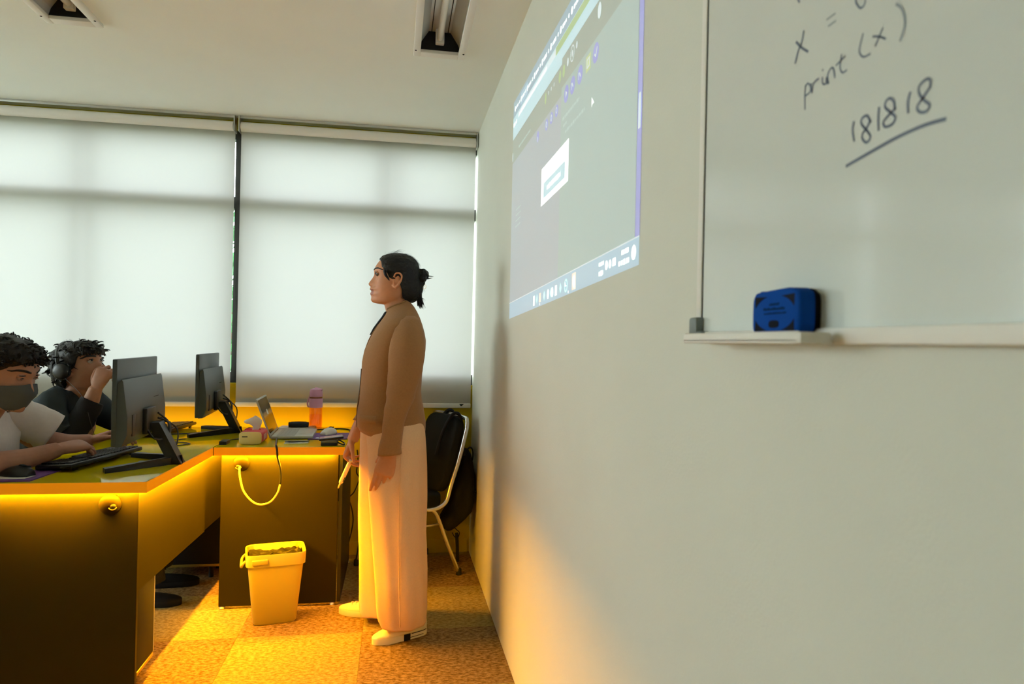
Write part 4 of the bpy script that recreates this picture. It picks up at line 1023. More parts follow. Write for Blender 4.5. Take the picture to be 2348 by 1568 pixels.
def shoe(t, toe, heel, m_up, m_sole, band=None, h=.058, laces=True, names=('shoe', 'sole')):
    toe, heel = V(toe), V(heel); d = toe-heel; L = d.length; d.normalize(); s = V((-d.y, d.x, 0))
    wid = lambda u: .034+.008*math.sin(PI*min(1, u*1.15))+(.004 if .55 < u < .85 else 0)
    def ring(u, z0, z1, sc, n=20):
        c = heel+d*(L*u); w = wid(u)*sc
        if u > .8: w *= math.sqrt(max(.02, 1-((u-.8)/.202)**2))
        if u < .12: w *= math.sqrt(max(.05, 1-((.12-u)/.13)**2))
        return c, w
    us = [.0, .02, .06, .12, .25, .4, .55, .68, .8, .86, .91, .95, .975, .99, 1.0]
    q = MB(); rings = []
    for u in us:
        c, w = ring(u, 0, 0, 1); rings.append([c+s*w*x+V((0, 0, z)) for x, z in ((-.96, .001), (-1, .006), (-1, .022), (-.97, .026), (.97, .026), (1, .022), (1, .006), (.96, .001))])
    q.loft(rings); so = q.obj(names[1], m_sole, t, True, 40)
    q = MB(); rings = []
    hgt = lambda u: lerp(h+.012, h, min(1, u/.3)) if u < .45 else .022+(lerp(h, .040, min(1, (u-.45)/.45))-.022)*(math.sqrt(max(.0, 1-((u-.82)/.185)**2)) if u > .82 else 1)
    for u in us:
        c, w = ring(u, 0, 0, .97); H = hgt(u)
        rings.append([c+s*w*math.cos(a)*(1-.25*max(0, math.sin(a))**2)+V((0, 0, .022+(H-.022)*max(0, math.sin(a))**.7 if math.sin(a) > 0 else .020)) for a in [2*PI*k/24 for k in range(24)]])
    q.loft(rings); up_ = q.obj(names[0], m_up, t, True)
    if laces:
        q = MB()
        for k in range(4):
            u = .50+.075*k; c, w = ring(u, 0, 0, 1); H = hgt(u)
            q.tube([c-s*.018+V((0, 0, H-.004)), c+d*.008+V((0, 0, H+.004)), c+s*.018+V((0, 0, H-.004))], .0026, 6, 3)
        c, w = ring(.50, 0, 0, 1)
        for a in (-1, 1): q.tube([c+V((0, 0, h-.002)), c+s*a*.016-d*.004+V((0, 0, h+.008)), c+s*a*.022+d*.008+V((0, 0, h+.001)), c+d*.004+V((0, 0, h-.002))], .0022, 6, 4)
        q.obj('laces', m_up, t, True, kind='stuff')
        q = MB(); rg = []
        for u in (.76, .775): 
            c, w = ring(u, 0, 0, .985); H = hgt(u)
            rg.append([c+s*w*math.cos(a)*(1-.22*math.sin(a)**2)+V((0, 0, .022+(H-.020)*max(0, math.sin(a))**.7)) for a in [PI*k/14 for k in range(15)]])
        q.loft(rg, closed=False); q.obj('toe_seam', m_sole, t, True)
    if band:
        q = MB()
        for side in (-1, 1):
            for u0, u1, z0, z1 in band:
                a, b_ = [], []
                for k in range(5):
                    u = lerp(u0, u1, k/4); c, w = ring(u, 0, 0, 1); a.append(c+s*side*(w*1.0+.0007)+V((0, 0, z0))); b_.append(c+s*side*(w*1.0+.0007)+V((0, 0, z1)))
                q.loft([a, b_], closed=False)
        q.obj('sole_band', M_blk, t)
    return so, up_

# ------------------------------------------------------------------ the standing woman, in profile facing left
wo = thing('person', 'standing woman in brown blazer and cream wide trousers, marker in hand', 'person', (0, 2.96, 0))
YW = 2.96
MH = Matrix(((-1, 0, 0, 0), (0, -1, 0, YW), (0, 0, 1, 1.465), (0, 0, 0, 1)))
q = MB()
add_head(q, MH)
# neck and the upper body inside the clothes
nk = [(.004, 1.398, .052, .052), (-.004, 1.385, .051, .050), (.0, 1.37, .050, .049), (.006, 1.35, .050, .049), (.011, 1.33, .052, .052), (.016, 1.31, .060, .070), (.018, 1.285, .072, .11), (.015, 1.24, .085, .125), (.0, 1.12, .095, .12), (-.012, 1.0, .095, .12), (-.01, .90, .10, .13)]
q.loft([[V((x+a*math.cos(t), YW+b_*math.sin(t), z)) for t in [2*PI*k/32 for k in range(32)]] for x, z, a, b_ in nk])
# near (left) arm and hand
q.tube([(.03, 2.84, 1.27), (.045, 2.80, 1.20), (.035, 2.785, 1.02), (.0, 2.775, .88), (-.015, 2.768, .775)], [.045, .043, .036, .031, .0245], 14, 4)
ML = frame((-.014, 2.768, .778), (-.27, .02, -.96), (-.12, -1, .03)) @ MIRY
fingers(q, ML, [(.10, .16, .10), (.20, .34, .22), (.30, .42, .28), (.36, .5, .3)], (.42, .55, .1), 1.0, .4, 1.06)
# far (right) arm and hand around the marker
q.tube([(.03, 3.08, 1.27), (.04, 3.12, 1.20), (-.01, 3.145, 1.04), (-.12, 3.15, .90), (-.180, 3.15, .772)], [.045, .043, .036, .031, .0245], 14, 4)
MR = frame((-.180, 3.15, .775), (-.36, -.02, -.93), (-.93, .10, .36))
fingers(q, MR, [(1.10, .35, .2), (1.25, .45, .25), (1.30, .55, .3), (1.35, .65, .3)], (.50, .55, .05), .90)
body = remeshed(q, 'body', [M_skin], .0031, 3, wo)
paint_lips(body, MH, M_lip)
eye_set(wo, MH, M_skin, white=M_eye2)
for s_ in (-1, 1):
    q = MB(); q.ball(MH @ V((.0755, s_*.0315, .0385)), (.0128, .0135, .0105), 14, 10); q.obj('eyelid', M_skin, wo, True)
brow_set(wo, MH, M_hair)
q = MB(); q.add([MH @ V(p) for p in ((.1035, -.012, -.0375), (.1055, 0, -.0365), (.1035, .012, -.0375), (.103, .010, -.0405), (.105, 0, -.0405), (.103, -.010, -.0405))], [(0, 1, 4, 5), (1, 2, 3, 4)]); q.obj('teeth', M_eye, wo)

HW = [(-.082, -.048, -.03, -.070, .030), (-.074, -.036, -.02, -.084, .048), (-.060, -.024, 0, -.094, .062), (-.030, -.020, .0, -.100, .074), (-.006, -.012, .0, -.101, .0785), (.006, .004, .05, -.100, .080), (.012, .028, .05, -.099, .081),
      (.016, .040, .06, -.098, .0815), (.036, .046, .07, -.097, .082), (.052, .062, .08, -.096, .0815), (.066, .063, .085, -.093, .080), (.084, .066, .080, -.089, .076), (.097, .074, .074, -.081, .068), (.110, .062, .062, -.066, .054), (.119, .044, .044, -.046, .036), (.1245, .02, .02, -.026, .016)]
q = MB(); hair_cap(q, MH, HW, rough=.0011, freq=70)
# sideburn wisp and temple
q.tube([MH @ V(p) for p in ((.050, .0755, .045), (.046, .0775, .026), (.036, .079, .012), (.030, .0795, .002))], [.007, .006, .004, .001], 8, 3)
# twisted bun, held by a claw clip
for c_, r_ in (((-.098, .0, .038), (.022, .026, .026)), ((-.110, .006, .044), (.019, .022, .020)), ((-.120, -.004, .036), (.015, .020, .018)), ((-.106, .012, .024), (.020, .020, .022)), ((-.102, -.010, .008), (.018, .018, .022))):
    q.ball(MH @ V(c_), r_, 14, 10)
rs_ = random.Random(11)
for k in range(26):                       # hair gathered into the tail
    y0 = rs_.uniform(-.02, .02); x0 = rs_.uniform(-.104, -.082); xe = rs_.uniform(-.118, -.088); ze = rs_.uniform(-.108, -.080)
    q.tube([MH @ V(p) for p in ((x0+.004, y0, .03), (x0, y0, -.012), (-.094+rs_.uniform(-.006, .006), y0*.8, -.048), (lerp(-.095, xe, .6), y0*.9, -.075), (xe, y0*1.2, ze))], [.009, .010, .008, .005, .0006], 6, 3)
for p in (((-.112, 0, .030), (-.130, .004, .034), (-.154, .006, .031)), ((-.110, .01, .022), (-.128, .01, .022), (-.150, .006, .026)), ((-.114, -.004, .052), (-.128, 0, .052), (-.134, .0, .040))):
    q.tube([MH @ V(a) for a in p], [.005, .003, .0004], 6, 4)
for k in range(70):                       # flyaway hairs
    a = rs_.uniform(.5, 2.9); y0 = rs_.uniform(-.03, .05); rr_ = rs_.uniform(.001, .010)
    p = V((.078*math.cos(a)-.008, y0, .056+.066*math.sin(a))); t = V((-math.sin(a), rs_.uniform(-.3, .3), math.cos(a))); o_ = V((math.cos(a), 0, math.sin(a)))
    q.tube([MH @ (p-t*.01), MH @ (p+t*.012+o_*rr_*.7), MH @ (p+t*.035+o_*rr_)], [.0004, .00035, .0001], 4, 3)
for x, z, a in ((-.100, .03, -.2), (-.104, -.02, .5), (-.112, -.085, .8), (-.090, -.09, -.6), (-.106, -.06, .4), (.050, .10, 1.2), (.066, .088, 1.0)):
    for k in range(3):
        e = V((x-.018*math.cos(a+k*.3), rs_.uniform(-.02, .03), z-.020*math.sin(a+k*.3)-.004))
        q.tube([MH @ V((x, .0, z)), MH @ V(((x+e.x)/2, .005, (z+e.z)/2+.003)), MH @ e], [.0010, .0006, .0002], 4, 3)
q.obj('hair', M_hair, wo, True)
q = MB(); q.tube([MH @ V((-.116+.0075*math.cos(t), .004, -.012+.0095*math.sin(t))) for t in [2*PI*k/16 for k in range(17)]], .0012, 6); q.tube([MH @ V(p) for p in ((-.119, .004, -.010), (-.115, .004, -.0115), (-.112, .004, -.010))], .0008, 6, 2); q.obj('claw_clip', M_clear, wo, True)

# blazer: torso rings (x front, z front, x back, z back, half width)
JT = [(.836, -.140, .131, .826, .166), (.855, -.151, .132, .85, .170), (.889, -.154, .131, .885, .170), (.940, -.152, .122, .94, .163), (.975, -.147, .114, .975, .155), (1.007, -.140, .110, 1.007, .151), (1.06, -.136, .114, 1.06, .150),
      (1.13, -.133, .121, 1.13, .157), (1.18, -.125, .127, 1.18, .166), (1.222, -.111, .128, 1.223, .172), (1.252, -.096, .122, 1.256, .176), (1.280, -.078, .112, 1.290, .174), (1.300, -.064, .101, 1.318, .155), (1.316, -.053, .088, 1.345, .122), (1.330, -.045, .074, 1.368, .090), (1.343, -.040, .060, 1.385, .066), (1.352, -.037, .050, 1.394, .058)]
def jring(i_or_row, off=0, n=72):
    zf, xf, xb, zb, hw = i_or_row; out = []
    for k in range(n):
        t = 2*PI*k/n; c, s = math.cos(t), math.sin(t)
        f_ = (1+c)/2                       # 1 at the back
        x = lerp(xf, xb, (1+math.copysign(abs(c)**.85, c))/2); y = hw*math.copysign(abs(s)**.9, s)
        z = lerp(zf, zb, f_)
        if zf < .87 and c < -.6: z += .012*(-c-.6)/.4*(1 if s < 0 else .4)
        d = off+.0045*noise.noise(V((x*12, y*12+3, z*8)))+.0025*math.sin(z*55+x*30)*max(0, 1-abs(z-.99)/.10)*(.5-.5*c)
        l = math.hypot(x-(xf+xb)/2, y)+1e-6
        out.append(V((x+(x-(xf+xb)/2)/l*d, YW+y+y/l*d, z)))
    return out
q = MB(); rows = []
for i in range(len(JT)-1): rows += [tuple(lerp(a, b_, k/3) for a, b_ in zip(JT[i], JT[i+1])) for k in range(3)]
rows.append(JT[-1])
q.loft([jring(r) for r in rows])
# stand-up neckline roll
ne = jring(JT[-1], .001, 40); q.tube(ne+[ne[0]], .0035, 8)
SL = [(1.322, .028, .078, 2.852, .032), (1.305, .008, .100, 2.830, .046), (1.27, -.008, .109, 2.808, .056), (1.215, -.020, .118, 2.796, .060), (1.167, -.028, .118, 2.790, .059), (1.10, -.027, .109, 2.785, .056), (1.05, -.028, .094, 2.781, .053),
      (.995, -.031, .080, 2.778, .050), (.94, -.039, .056, 2.775, .047), (.90, -.042, .044, 2.772, .045), (.85, -.046, .036, 2.768, .043), (.80, -.056, .033, 2.766, .042), (.772, -.060, .034, 2.765, .042)]
def sleeve(q, tab, mirror=False, n=40):
    rr_ = []
    for i in range(len(tab)-1): rr_ += [tuple(lerp(a, b_, k/3) for a, b_ in zip(tab[i], tab[i+1])) for k in range(3)]
    rr_.append(tab[-1]); rings = []
    for z, x0, x1, yc, hy in rr_:
        ring = []
        for k in range(n):
            t = 2*PI*k/n; x = (x0+x1)/2+(x1-x0)/2*math.cos(t); y = hy*math.sin(t)
            d = .0022*noise.noise(V((x*16+9, y*16, z*22)))+.0016*math.sin(z*95+x*25)*max(0, 1-abs(z-1.0)/.13)
            l = math.hypot(x-(x0+x1)/2, y)+1e-6
            x += (x-(x0+x1)/2)/l*d; y += y/l*d
            ring.append(V((x, yc+y if not mirror else 2*YW-(yc+y), z+(.004*math.cos(t) if z < .79 else 0))))
        rings.append(ring)
    q.loft(rings)
sleeve(q, SL)
SR = [(1.322, .028, .078, 2.852, .032), (1.305, .008, .100, 2.830, .046), (1.27, -.008, .109, 2.808, .056), (1.20, -.020, .112, 2.796, .060), (1.12, -.045, .085, 2.785, .056), (1.04, -.075, .045, 2.778, .052), (.97, -.115, -.005, 2.772, .049), (.91, -.150, -.055, 2.768, .045), (.865, -.180, -.095, 2.766, .042)]
sleeve(q, SR, True)
jk = q.obj('blazer', M_jacket, wo, True)
# pocket flap, front edge and hem seams on the near side
def jpt(z, t, off):
    for i in range(len(JT)-1):
        if JT[i][0] <= z <= JT[i+1][0]:
            u = (z-JT[i][0])/(JT[i+1][0]-JT[i][0]); r_ = tuple(lerp(a, b_, u) for a, b_ in zip(JT[i], JT[i+1])); break
    zf, xf, xb, zb, hw = r_; c, s = math.cos(t), math.sin(t)
    x = lerp(xf, xb, (1+math.copysign(abs(c)**.85, c))/2); y = hw*math.copysign(abs(s)**.9, s); l = math.hypot(x-(xf+xb)/2, y)+1e-6
    return V((x+(x-(xf+xb)/2)/l*off, YW+y+y/l*off, z))
q = MB()
ta, tb_ = PI+.62, PI+1.22
q.loft([[jpt(z, lerp(ta, tb_, k/8), o_) for k in range(9)] for z, o_ in ((.918, .001), (.916, .0045), (.892, .0050), (.888, .001))], closed=False); q.obj('pocket_flap', M_jacket, jk, True)
q = MB(); q.tube([jpt(z, PI+lerp(.10, .30, max(0, (z-1.07)/.22)) if z > 1.07 else PI+lerp(.22, .10, max(0, (z-.85)/.22)), .001) for z in [.86+k*.0225 for k in range(20)]], [(.0016, .0040)]*20, 8, 2); q.obj('front_edge', M_jacket, jk, True)
# dark top showing in the neckline and below the button
q = MB()
q.loft([[V((x+dx, YW+w*s_, z)) for dx, s_ in ((0, -1), (-.006, -.5), (-.009, 0), (-.006, .5), (0, 1), (.02, 0))] for x, z, w in ((-.099, 1.243, .004), (-.085, 1.272, .018), (-.066, 1.300, .030), (-.050, 1.322, .036), (-.042, 1.336, .036), (-.038, 1.342, .030))])
q.loft([[V((x+dx, YW+w*s_, z)) for dx, s_ in ((0, -1), (-.004, -.5), (-.006, 0), (-.004, .5), (0, 1), (.02, 0))] for x, z, w in ((-.150, .905, .006), (-.145, .97, .012), (-.139, 1.01, .014), (-.136, 1.06, .014), (-.1345, 1.10, .005))])
q.obj('dark_top', M_blk, wo, True)

# wide trousers
def leg(q, tab, sgn, n=64):
    rr_ = []
    for i in range(len(tab)-1): rr_ += [tuple(lerp(a, b_, k/3) for a, b_ in zip(tab[i], tab[i+1])) for k in range(3)]
    rr_.append(tab[-1]); rings = []
    for z, x0, x1, yc, hy in rr_:
        ring = []
        for k in range(n):
            t = 2*PI*k/n; c, s = math.cos(t), math.sin(t)
            x = (x0+x1)/2+(x1-x0)/2*math.copysign(abs(c)**.95, c); y = hy*s
            f_ = min(1, max(0, (.86-z)/.3))
            d = f_*(.0050*math.sin(t*5+1.5+.8*noise.noise(V((0, 0, z*3))))+.0030*math.sin(t*9+z*2)+.004*noise.noise(V((c*1.5+7*sgn, s*1.5, z*3))))
            if z < .12: d += .006*math.sin(t*4+2+sgn)*(.12-z)/.08
            l = math.hypot(c, s)
            ring.append(V((x+c*d, yc+y+s*d, z+(.006*math.sin(t*3+1) if z < .06 else 0))))
        rings.append(ring)
    q.loft(rings)
q = MB()
leg(q, [(.90, -.12, .12, 2.915, .11), (.84, -.112, .130, 2.895, .118), (.78, -.105, .133, 2.885, .115), (.70, -.100, .135, 2.875, .112), (.60, -.098, .1355, 2.868, .112), (.512, -.089, .134, 2.864, .112), (.44, -.082, .133, 2.861, .112), (.365, -.075, .138, 2.858, .112), (.285, -.067, .143, 2.855, .113), (.229, -.062, .144, 2.852, .113), (.13, -.055, .146, 2.858, .104), (.09, -.049, .145, 2.864, .096), (.064, -.040, .143, 2.868, .090)], 1)
leg(q, [(.90, -.13, .12, 3.005, .11), (.84, -.140, .115, 3.02, .118), (.786, -.143, .110, 3.035, .112), (.68, -.145, .100, 3.05, .108), (.51, -.146, .085, 3.06, .106), (.42, -.144, .085, 3.065, .106), (.287, -.138, .085, 3.07, .106), (.09, -.133, .090, 3.075, .106), (.055, -.130, .09, 3.075, .106), (.035, -.124, .09, 3.075, .104)], -1)
tr = q.obj('trousers', M_trous, wo, True)
q = MB(); q.tube([(.034, 2.779, .80), (.030, 2.7545, .70), (.028, 2.748, .60), (.028, 2.744, .50), (.030, 2.7425, .40), (.034, 2.739, .29), (.038, 2.736, .18), (.042, 2.758, .09)], .0022, 6, 4); q.obj('side_seam', M_trous, tr, True)
shoe(wo, (-.066, 2.822, 0), (.150, 2.925, 0), M_shoe, M_sole, band=[(.38, .50, .001, .028), (.05, .36, .024, .027), (.12, .40, .010, .0125)])
shoe(wo, (-.222, 3.175, 0), (.005, 3.095, 0), M_shoe, M_sole)

# the marker in her far hand
mk = thing('marker_pen', 'cream marker pen held pointing down by the standing woman', 'pen', (-.205, 3.125, .62))
pa, pb = V((-.182, 3.118, .690)), V((-.224, 3.128, .592))
q = MB(); q.tube([pa, pb], [.0095, .0095], 14); q.obj('barrel', M_sole, mk, True, 40)
dpen = (pb-pa).normalized()
q = MB(); q.tube([pb, pb+dpen*.006, pb+dpen*.007, pb+dpen*.024, pb+dpen*.030], [.009, .007, .0042, .0038, .002], 12); q.obj('nib', M_alu, mk, True, 40)
q = MB(); q.tube([pb-dpen*.022+V((.007, -.005, .003)), pb-dpen*.001+V((.007, -.005, .003))], .0035, 8); q.obj('clip', M_char, mk, True, 40)

# ------------------------------------------------------------------ the two seated people
def sring(c, ax, bx_, a, b_, n=40, p=2.3, amp=0, seed=0):
    """ellipse ring round c spanned by ax, bx_ with cloth wobble"""
    out = []
    for k in range(n):
        t = 2*PI*k/n; cc, ss = math.cos(t), math.sin(t)
        x = math.copysign(abs(cc)**(2/p), cc); y = math.copysign(abs(ss)**(2/p), ss)
        v = V(c)+ax*(a*x)+bx_*(b_*y)
        if amp: v += (ax*x+bx_*y)*amp*noise.noise(v*11+V((seed, 0, 0)))
        out.append(v)
    return out
def cloth_tube(q, pts, rad, n=28, sub=5, amp=.005, seed=1, fold=0):
    pts = [V(p) for p in pts]; rs = [(r, r) if not isinstance(r, tuple) else r for r in rad]
    P, R_ = smooth_path(pts, rs, sub); rings = []
    for i, p in enumerate(P):
        t = (P[min(i+1, len(P)-1)]-P[max(0, i-1)]).normalized()
        a = V((0, 0, 1)); a = (a-t*a.dot(t)); a = a.normalized() if a.length > .05 else t.orthogonal().normalized(); b_ = t.cross(a)
        ring = []
        for k in range(n):
            u = 2*PI*k/n; d = a*math.cos(u)*R_[i][0]+b_*math.sin(u)*R_[i][1]
            w = p+d; dd = amp*noise.noise(w*24+V((seed, 0, 0)))+fold*math.sin(i*1.25+u*1.5)*.5
            ring.append(w+d.normalized()*dd)
        rings.append(ring)
    q.loft(rings)
def seated_legs(t, hip, knees, ankles, m):
    q = MB()
    for s in (0, 1):
        h = V(hip[s]); k_ = V(knees[s]); a = V(ankles[s])
        cloth_tube(q, [h, h.lerp(k_, .5)+V((0, 0, .01)), k_, k_.lerp(a, .5), a], [.085, .078, .064, .056, .052], seed=s)
    return q.obj('trousers', m, t, True)

# --- nearer: white T-shirt, grey face mask, typing
p1 = thing('person', 'seated person in white T-shirt and grey face mask typing at the left edge', 'person', (-1.55, 2.66, 0))
H1 = Matrix.Translation((-1.335, 2.640, 1.065)) @ Matrix.Rotation(-.20, 4, 'Z') @ Matrix.Rotation(.34, 4, 'Y') @ Matrix.Scale(1.06, 4)
q = MB(); add_head(q, H1)
nb = H1 @ V((-.012, 0, -.062))
q.tube([nb+V((.02, 0, .02)), nb+V((-.02, 0, -.045)), V((-1.425, 2.655, .925)), V((-1.47, 2.66, .80)), V((-1.56, 2.665, .62)), V((-1.60, 2.67, .50))], [.055, .058, .075, .12, .12, .12], 24, 4)
# near arm (right) along the desk edge
q.tube([(-1.445, 2.51, .93), (-1.465, 2.465, .86), (-1.435, 2.455, .80), (-1.36, 2.53, .783), (-1.27, 2.64, .781), (-1.195, 2.735, .800)], [.050, .048, .046, .043, .037, .0275], 16, 5)
R1 = frame((-1.193, 2.738, .803), (.60, .80, .06), (.10, -.30, 1))
fingers(q, R1, [(.55, .60, .30), (.66, .62, .35), (.72, .62, .35), (.75, .62, .35)], (.55, .30, .1), 1.04, 1.3)
# far arm
q.tube([(-1.43, 2.80, .93), (-1.375, 2.85, .87), (-1.315, 2.885, .815), (-1.255, 2.945, .793), (-1.195, 3.005, .793)], [.050, .048, .045, .036, .0275], 16, 5)
L1 = frame((-1.193, 3.007, .795), (.86, .28, .30), (-.30, .20, .95)) @ MIRY
fingers(q, L1, [(.55, .55, .3), (.50, .60, .3), (.55, .60, .3), (.60, .60, .3)], (.50, .25, .1), 1.0)
b1_ = remeshed(q, 'body', [M_skin2], .0034, 3, p1)
eye_set(p1, H1, M_skin2, gaze=(.9, 0, -.45)); brow_set(p1, H1, M_hair, th=.0042)
for s in (-1, 1):      # lowered lids
    q = MB(); q.ball(H1 @ V((.0765, s*.0315, .0355)), (.0133, .0133, .0125), 14, 10); q.obj('eyelid', M_skin2, p1, True)
# hair: short, thick, curly on top
q = MB()
HS = [(-.055, -.052, -.02, -.072, .060), (-.035, -.040, 0, -.092, .074), (-.010, -.026, .0, -.101, .080), (.010, -.014, .02, -.106, .083), (.030, .018, .05, -.108, .085), (.044, .040, .07, -.108, .086), (.058, .056, .078, -.107, .087), (.072, .074, .090, -.106, .087), (.086, .094, .094, -.102, .086), (.102, .092, .092, -.094, .080), (.118, .080, .080, -.080, .066), (.130, .056, .056, -.056, .045), (.136, .025, .025, -.03, .022)]
hair_cap(q, H1, HS, rough=.0045, freq=55, seed=3)
ra = random.Random(8)
for k in range(420):
    th = ra.uniform(-PI, PI); z = ra.uniform(.03, .134)
    h_, f_, bk, w = interp(HS, z); c, s = math.cos(th), math.sin(th)
    x = (f_ if c > 0 else -bk)*math.copysign(abs(c)**.85, c); y = w*math.copysign(abs(s)**.9, s)
    if x > h_-.004: x = h_
    o_ = V((x, y, (z-.05)*.9)).normalized(); p = V((x, y, z)); t = V((ra.gauss(0, 1), ra.gauss(0, 1), ra.gauss(0, .6))).normalized()
    if abs(th) < .9 and z < .07: continue
    q.tube([H1 @ (p-o_*.004), H1 @ (p+o_*.005+t*.004), H1 @ (p+o_*.006+t*.011), H1 @ (p+o_*.001+t*.015)], [.0035, .0032, .0022, .0006], 4, 2)
q.obj('hair', M_hair, p1, True)
# mask
def mask_pt(Z, th, off):
    v = head_pt(Z, th, 0, False)
    k = (Z+.035)/.05
    bulge = (.020*math.exp(-((Z+.016)/.024)**2)+.013*math.exp(-((Z+.06)/.03)**2))*math.exp(-(th/.55)**2)+.006
    d = V((v.x, v.y*.8, 0)).normalized()
    return v+d*(bulge+off)
q = MB()
rows_ = [[.014-.010*min(1, abs(a)/.5), .006, -.006, -.020, -.036, -.052, -.068, -.080] for a in (0,)]
nA, nZ = 25, 12
def mgrid(off): return [[H1 @ mask_pt(lerp(.016-.012*min(1, (abs(a)/.75))-.02*max(0, abs(a)-.7), -.099+.034*max(0, abs(a)-.3), j/nZ), a, off) for a in [lerp(-1.22, 1.22, i/(nA-1)) for i in range(nA)]] for j in range(nZ+1)]
g0, g1 = mgrid(.0), mgrid(.0022)
vs = [p for r in g0 for p in r]+[p for r in g1 for p in r]; N0 = nA*(nZ+1); fs = []
for j in range(nZ):
    for i in range(nA-1):
        a = j*nA+i; fs.append((a, a+1, a+nA+1, a+nA)); fs.append((N0+a, N0+a+nA, N0+a+nA+1, N0+a+1))
bd_ = [i for i in range(nA)]+[j*nA+nA-1 for j in range(1, nZ+1)]+[nZ*nA+i for i in range(nA-2, -1, -1)]+[j*nA for j in range(nZ-1, 0, -1)]
for i in range(len(bd_)): a, b2_ = bd_[i], bd_[(i+1) % len(bd_)]; fs.append((a, b2_, N0+b2_, N0+a))
q.add(vs, fs); mk_ = q.obj('face_mask', M_mask, p1, True, 50)
for s in (-1, 1):
    q = MB()
    q.tube([H1 @ V((x, s*y, z)) for x, y, z in ((.044, .072, -.016), (.024, .079, .000), (.006, .0855, .018), (-.010, .089, .030))], .0016, 6, 4)
    q.tube([H1 @ V((x, s*y, z)) for x, y, z in ((.036, .070, -.050), (.016, .077, -.036), (-.006, .084, -.020))], .0016, 6, 4); q.obj('ear_loop', M_tee, mk_, True)
# T-shirt
q = MB(); TT = []
for c, a, b_, f_ in (((-1.62, 2.67, .46), .135, .185, 0), ((-1.605, 2.67, .56), .135, .185, .1), ((-1.570, 2.668, .66), .130, .190, .2), ((-1.50, 2.665, .76), .150, .205, .3), ((-1.460, 2.66, .84), .140, .212, .35), ((-1.440, 2.658, .90), .120, .208, .4), ((-1.435, 2.656, .94), .092, .182, .45), ((-1.422, 2.655, .968), .075, .135, .5), ((-1.412, 2.652, .985), .064, .090, .5), ((-1.405, 2.650, .992), .060, .074, .5)):
    TT.append((V(c), a, b_, f_))
rings = []
for i in range(len(TT)-1):
    for k in range(4):
        u = k/4; c = TT[i][0].lerp(TT[i+1][0], u); a = lerp(TT[i][1], TT[i+1][1], u); b_ = lerp(TT[i][2], TT[i+1][2], u); tl = lerp(TT[i][3], TT[i+1][3], u)
        rings.append(sring(c, V((math.cos(tl), 0, -math.sin(tl))), V((0, 1, 0)), a, b_, 48, 2.3, .016, 2))
q.loft(rings)
cloth_tube(q, [(-1.445, 2.555, .945), (-1.455, 2.50, .925), (-1.470, 2.468, .87), (-1.455, 2.452, .815)], [(.062, .055), .070, .074, .078], amp=.010, seed=5)
cloth_tube(q, [(-1.430, 2.765, .950), (-1.400, 2.815, .925), (-1.340, 2.860, .882), (-1.283, 2.888, .842)], [(.060, .055), .070, .072, .076], amp=.010, seed=6)
q.obj('t_shirt', M_tee, p1, True)
q = MB(); ne = [r for r in rings[-1]]; q.tube(ne+[ne[0]], .005, 8); q.obj('neckband', M_tee, p1, True)
seated_legs(p1, ((-1.60, 2.78, .50), (-1.60, 2.60, .50)), ((-1.13, 2.90, .50), (-1.13, 2.79, .50)), ((-1.10, 2.95, .10), (-1.10, 2.80, .10)), M_char)
for y in (2.93, 2.79): shoe(p1, (-.96, y+.02, 0), (-1.20, y, 0), M_blk, M_blackm, laces=False)

# --- farther: charcoal top, headphones, hand at the mouth, looking up at the projection
p2 = thing('person', 'seated person in dark top with headphones, hand raised to the mouth', 'person', (-1.55, 3.46, 0))
H2 = Matrix.Translation((-1.412, 3.43, 1.052)) @ Matrix.Rotation(-.27, 4, 'Z') @ Matrix.Rotation(-.20, 4, 'Y')
q = MB(); add_head(q, H2)
nb = H2 @ V((-.012, 0, -.062))
q.tube([nb+V((.01, 0, .02)), nb+V((-.015, 0, -.04)), V((-1.445, 3.45, .925)), V((-1.475, 3.455, .82)), V((-1.55, 3.46, .62)), V((-1.58, 3.46, .50))], [.052, .055, .07, .12, .12, .12], 24, 4)
q.tube([(-1.475, 3.30, .90), (-1.44, 3.255, .835), (-1.375, 3.255, .785), (-1.340, 3.270, .84), (-1.310, 3.283, .92), (-1.292, 3.292, .985)], [.047, .046, .043, .040, .034, .0265], 16, 5)
R2 = frame((-1.290, 3.293, .988), (.30, .22, .93), (-.10, -.97, .25))
fingers(q, R2, [(.95, 1.10, .6), (1.05, 1.2, .7), (1.15, 1.2, .7), (1.2, 1.2, .7)], (.75, .35, .5), .92)
q.tube([(-1.46, 3.62, .90), (-1.40, 3.68, .83), (-1.33, 3.69, .785), (-1.275, 3.635, .782), (-1.235, 3.56, .785)], [.047, .046, .043, .036, .0265], 16, 5)
L2 = frame((-1.233, 3.557, .787), (.20, -.97, .02), (.1, .1, 1)) @ MIRY
fingers(q, L2, [(.45, .45, .2), (.48, .5, .25), (.5, .5, .25), (.55, .5, .25)], (.6, .25, .1), .95)
b2b = remeshed(q, 'body', [M_skin3], .0034, 3, p2)
paint_lips(b2b, H2, M_lip)
eye_set(p2, H2, M_skin3, gaze=(.94, -.1, .30))
for s_ in (-1, 1):
    q = MB(); q.ball(H2 @ V((.0755, s_*.0315, .0395)), (.0128, .0135, .0095), 14, 10); q.obj('eyelid', M_skin3, p2, True)
brow_set(p2, H2, M_hair, th=.0050)
q = MB()
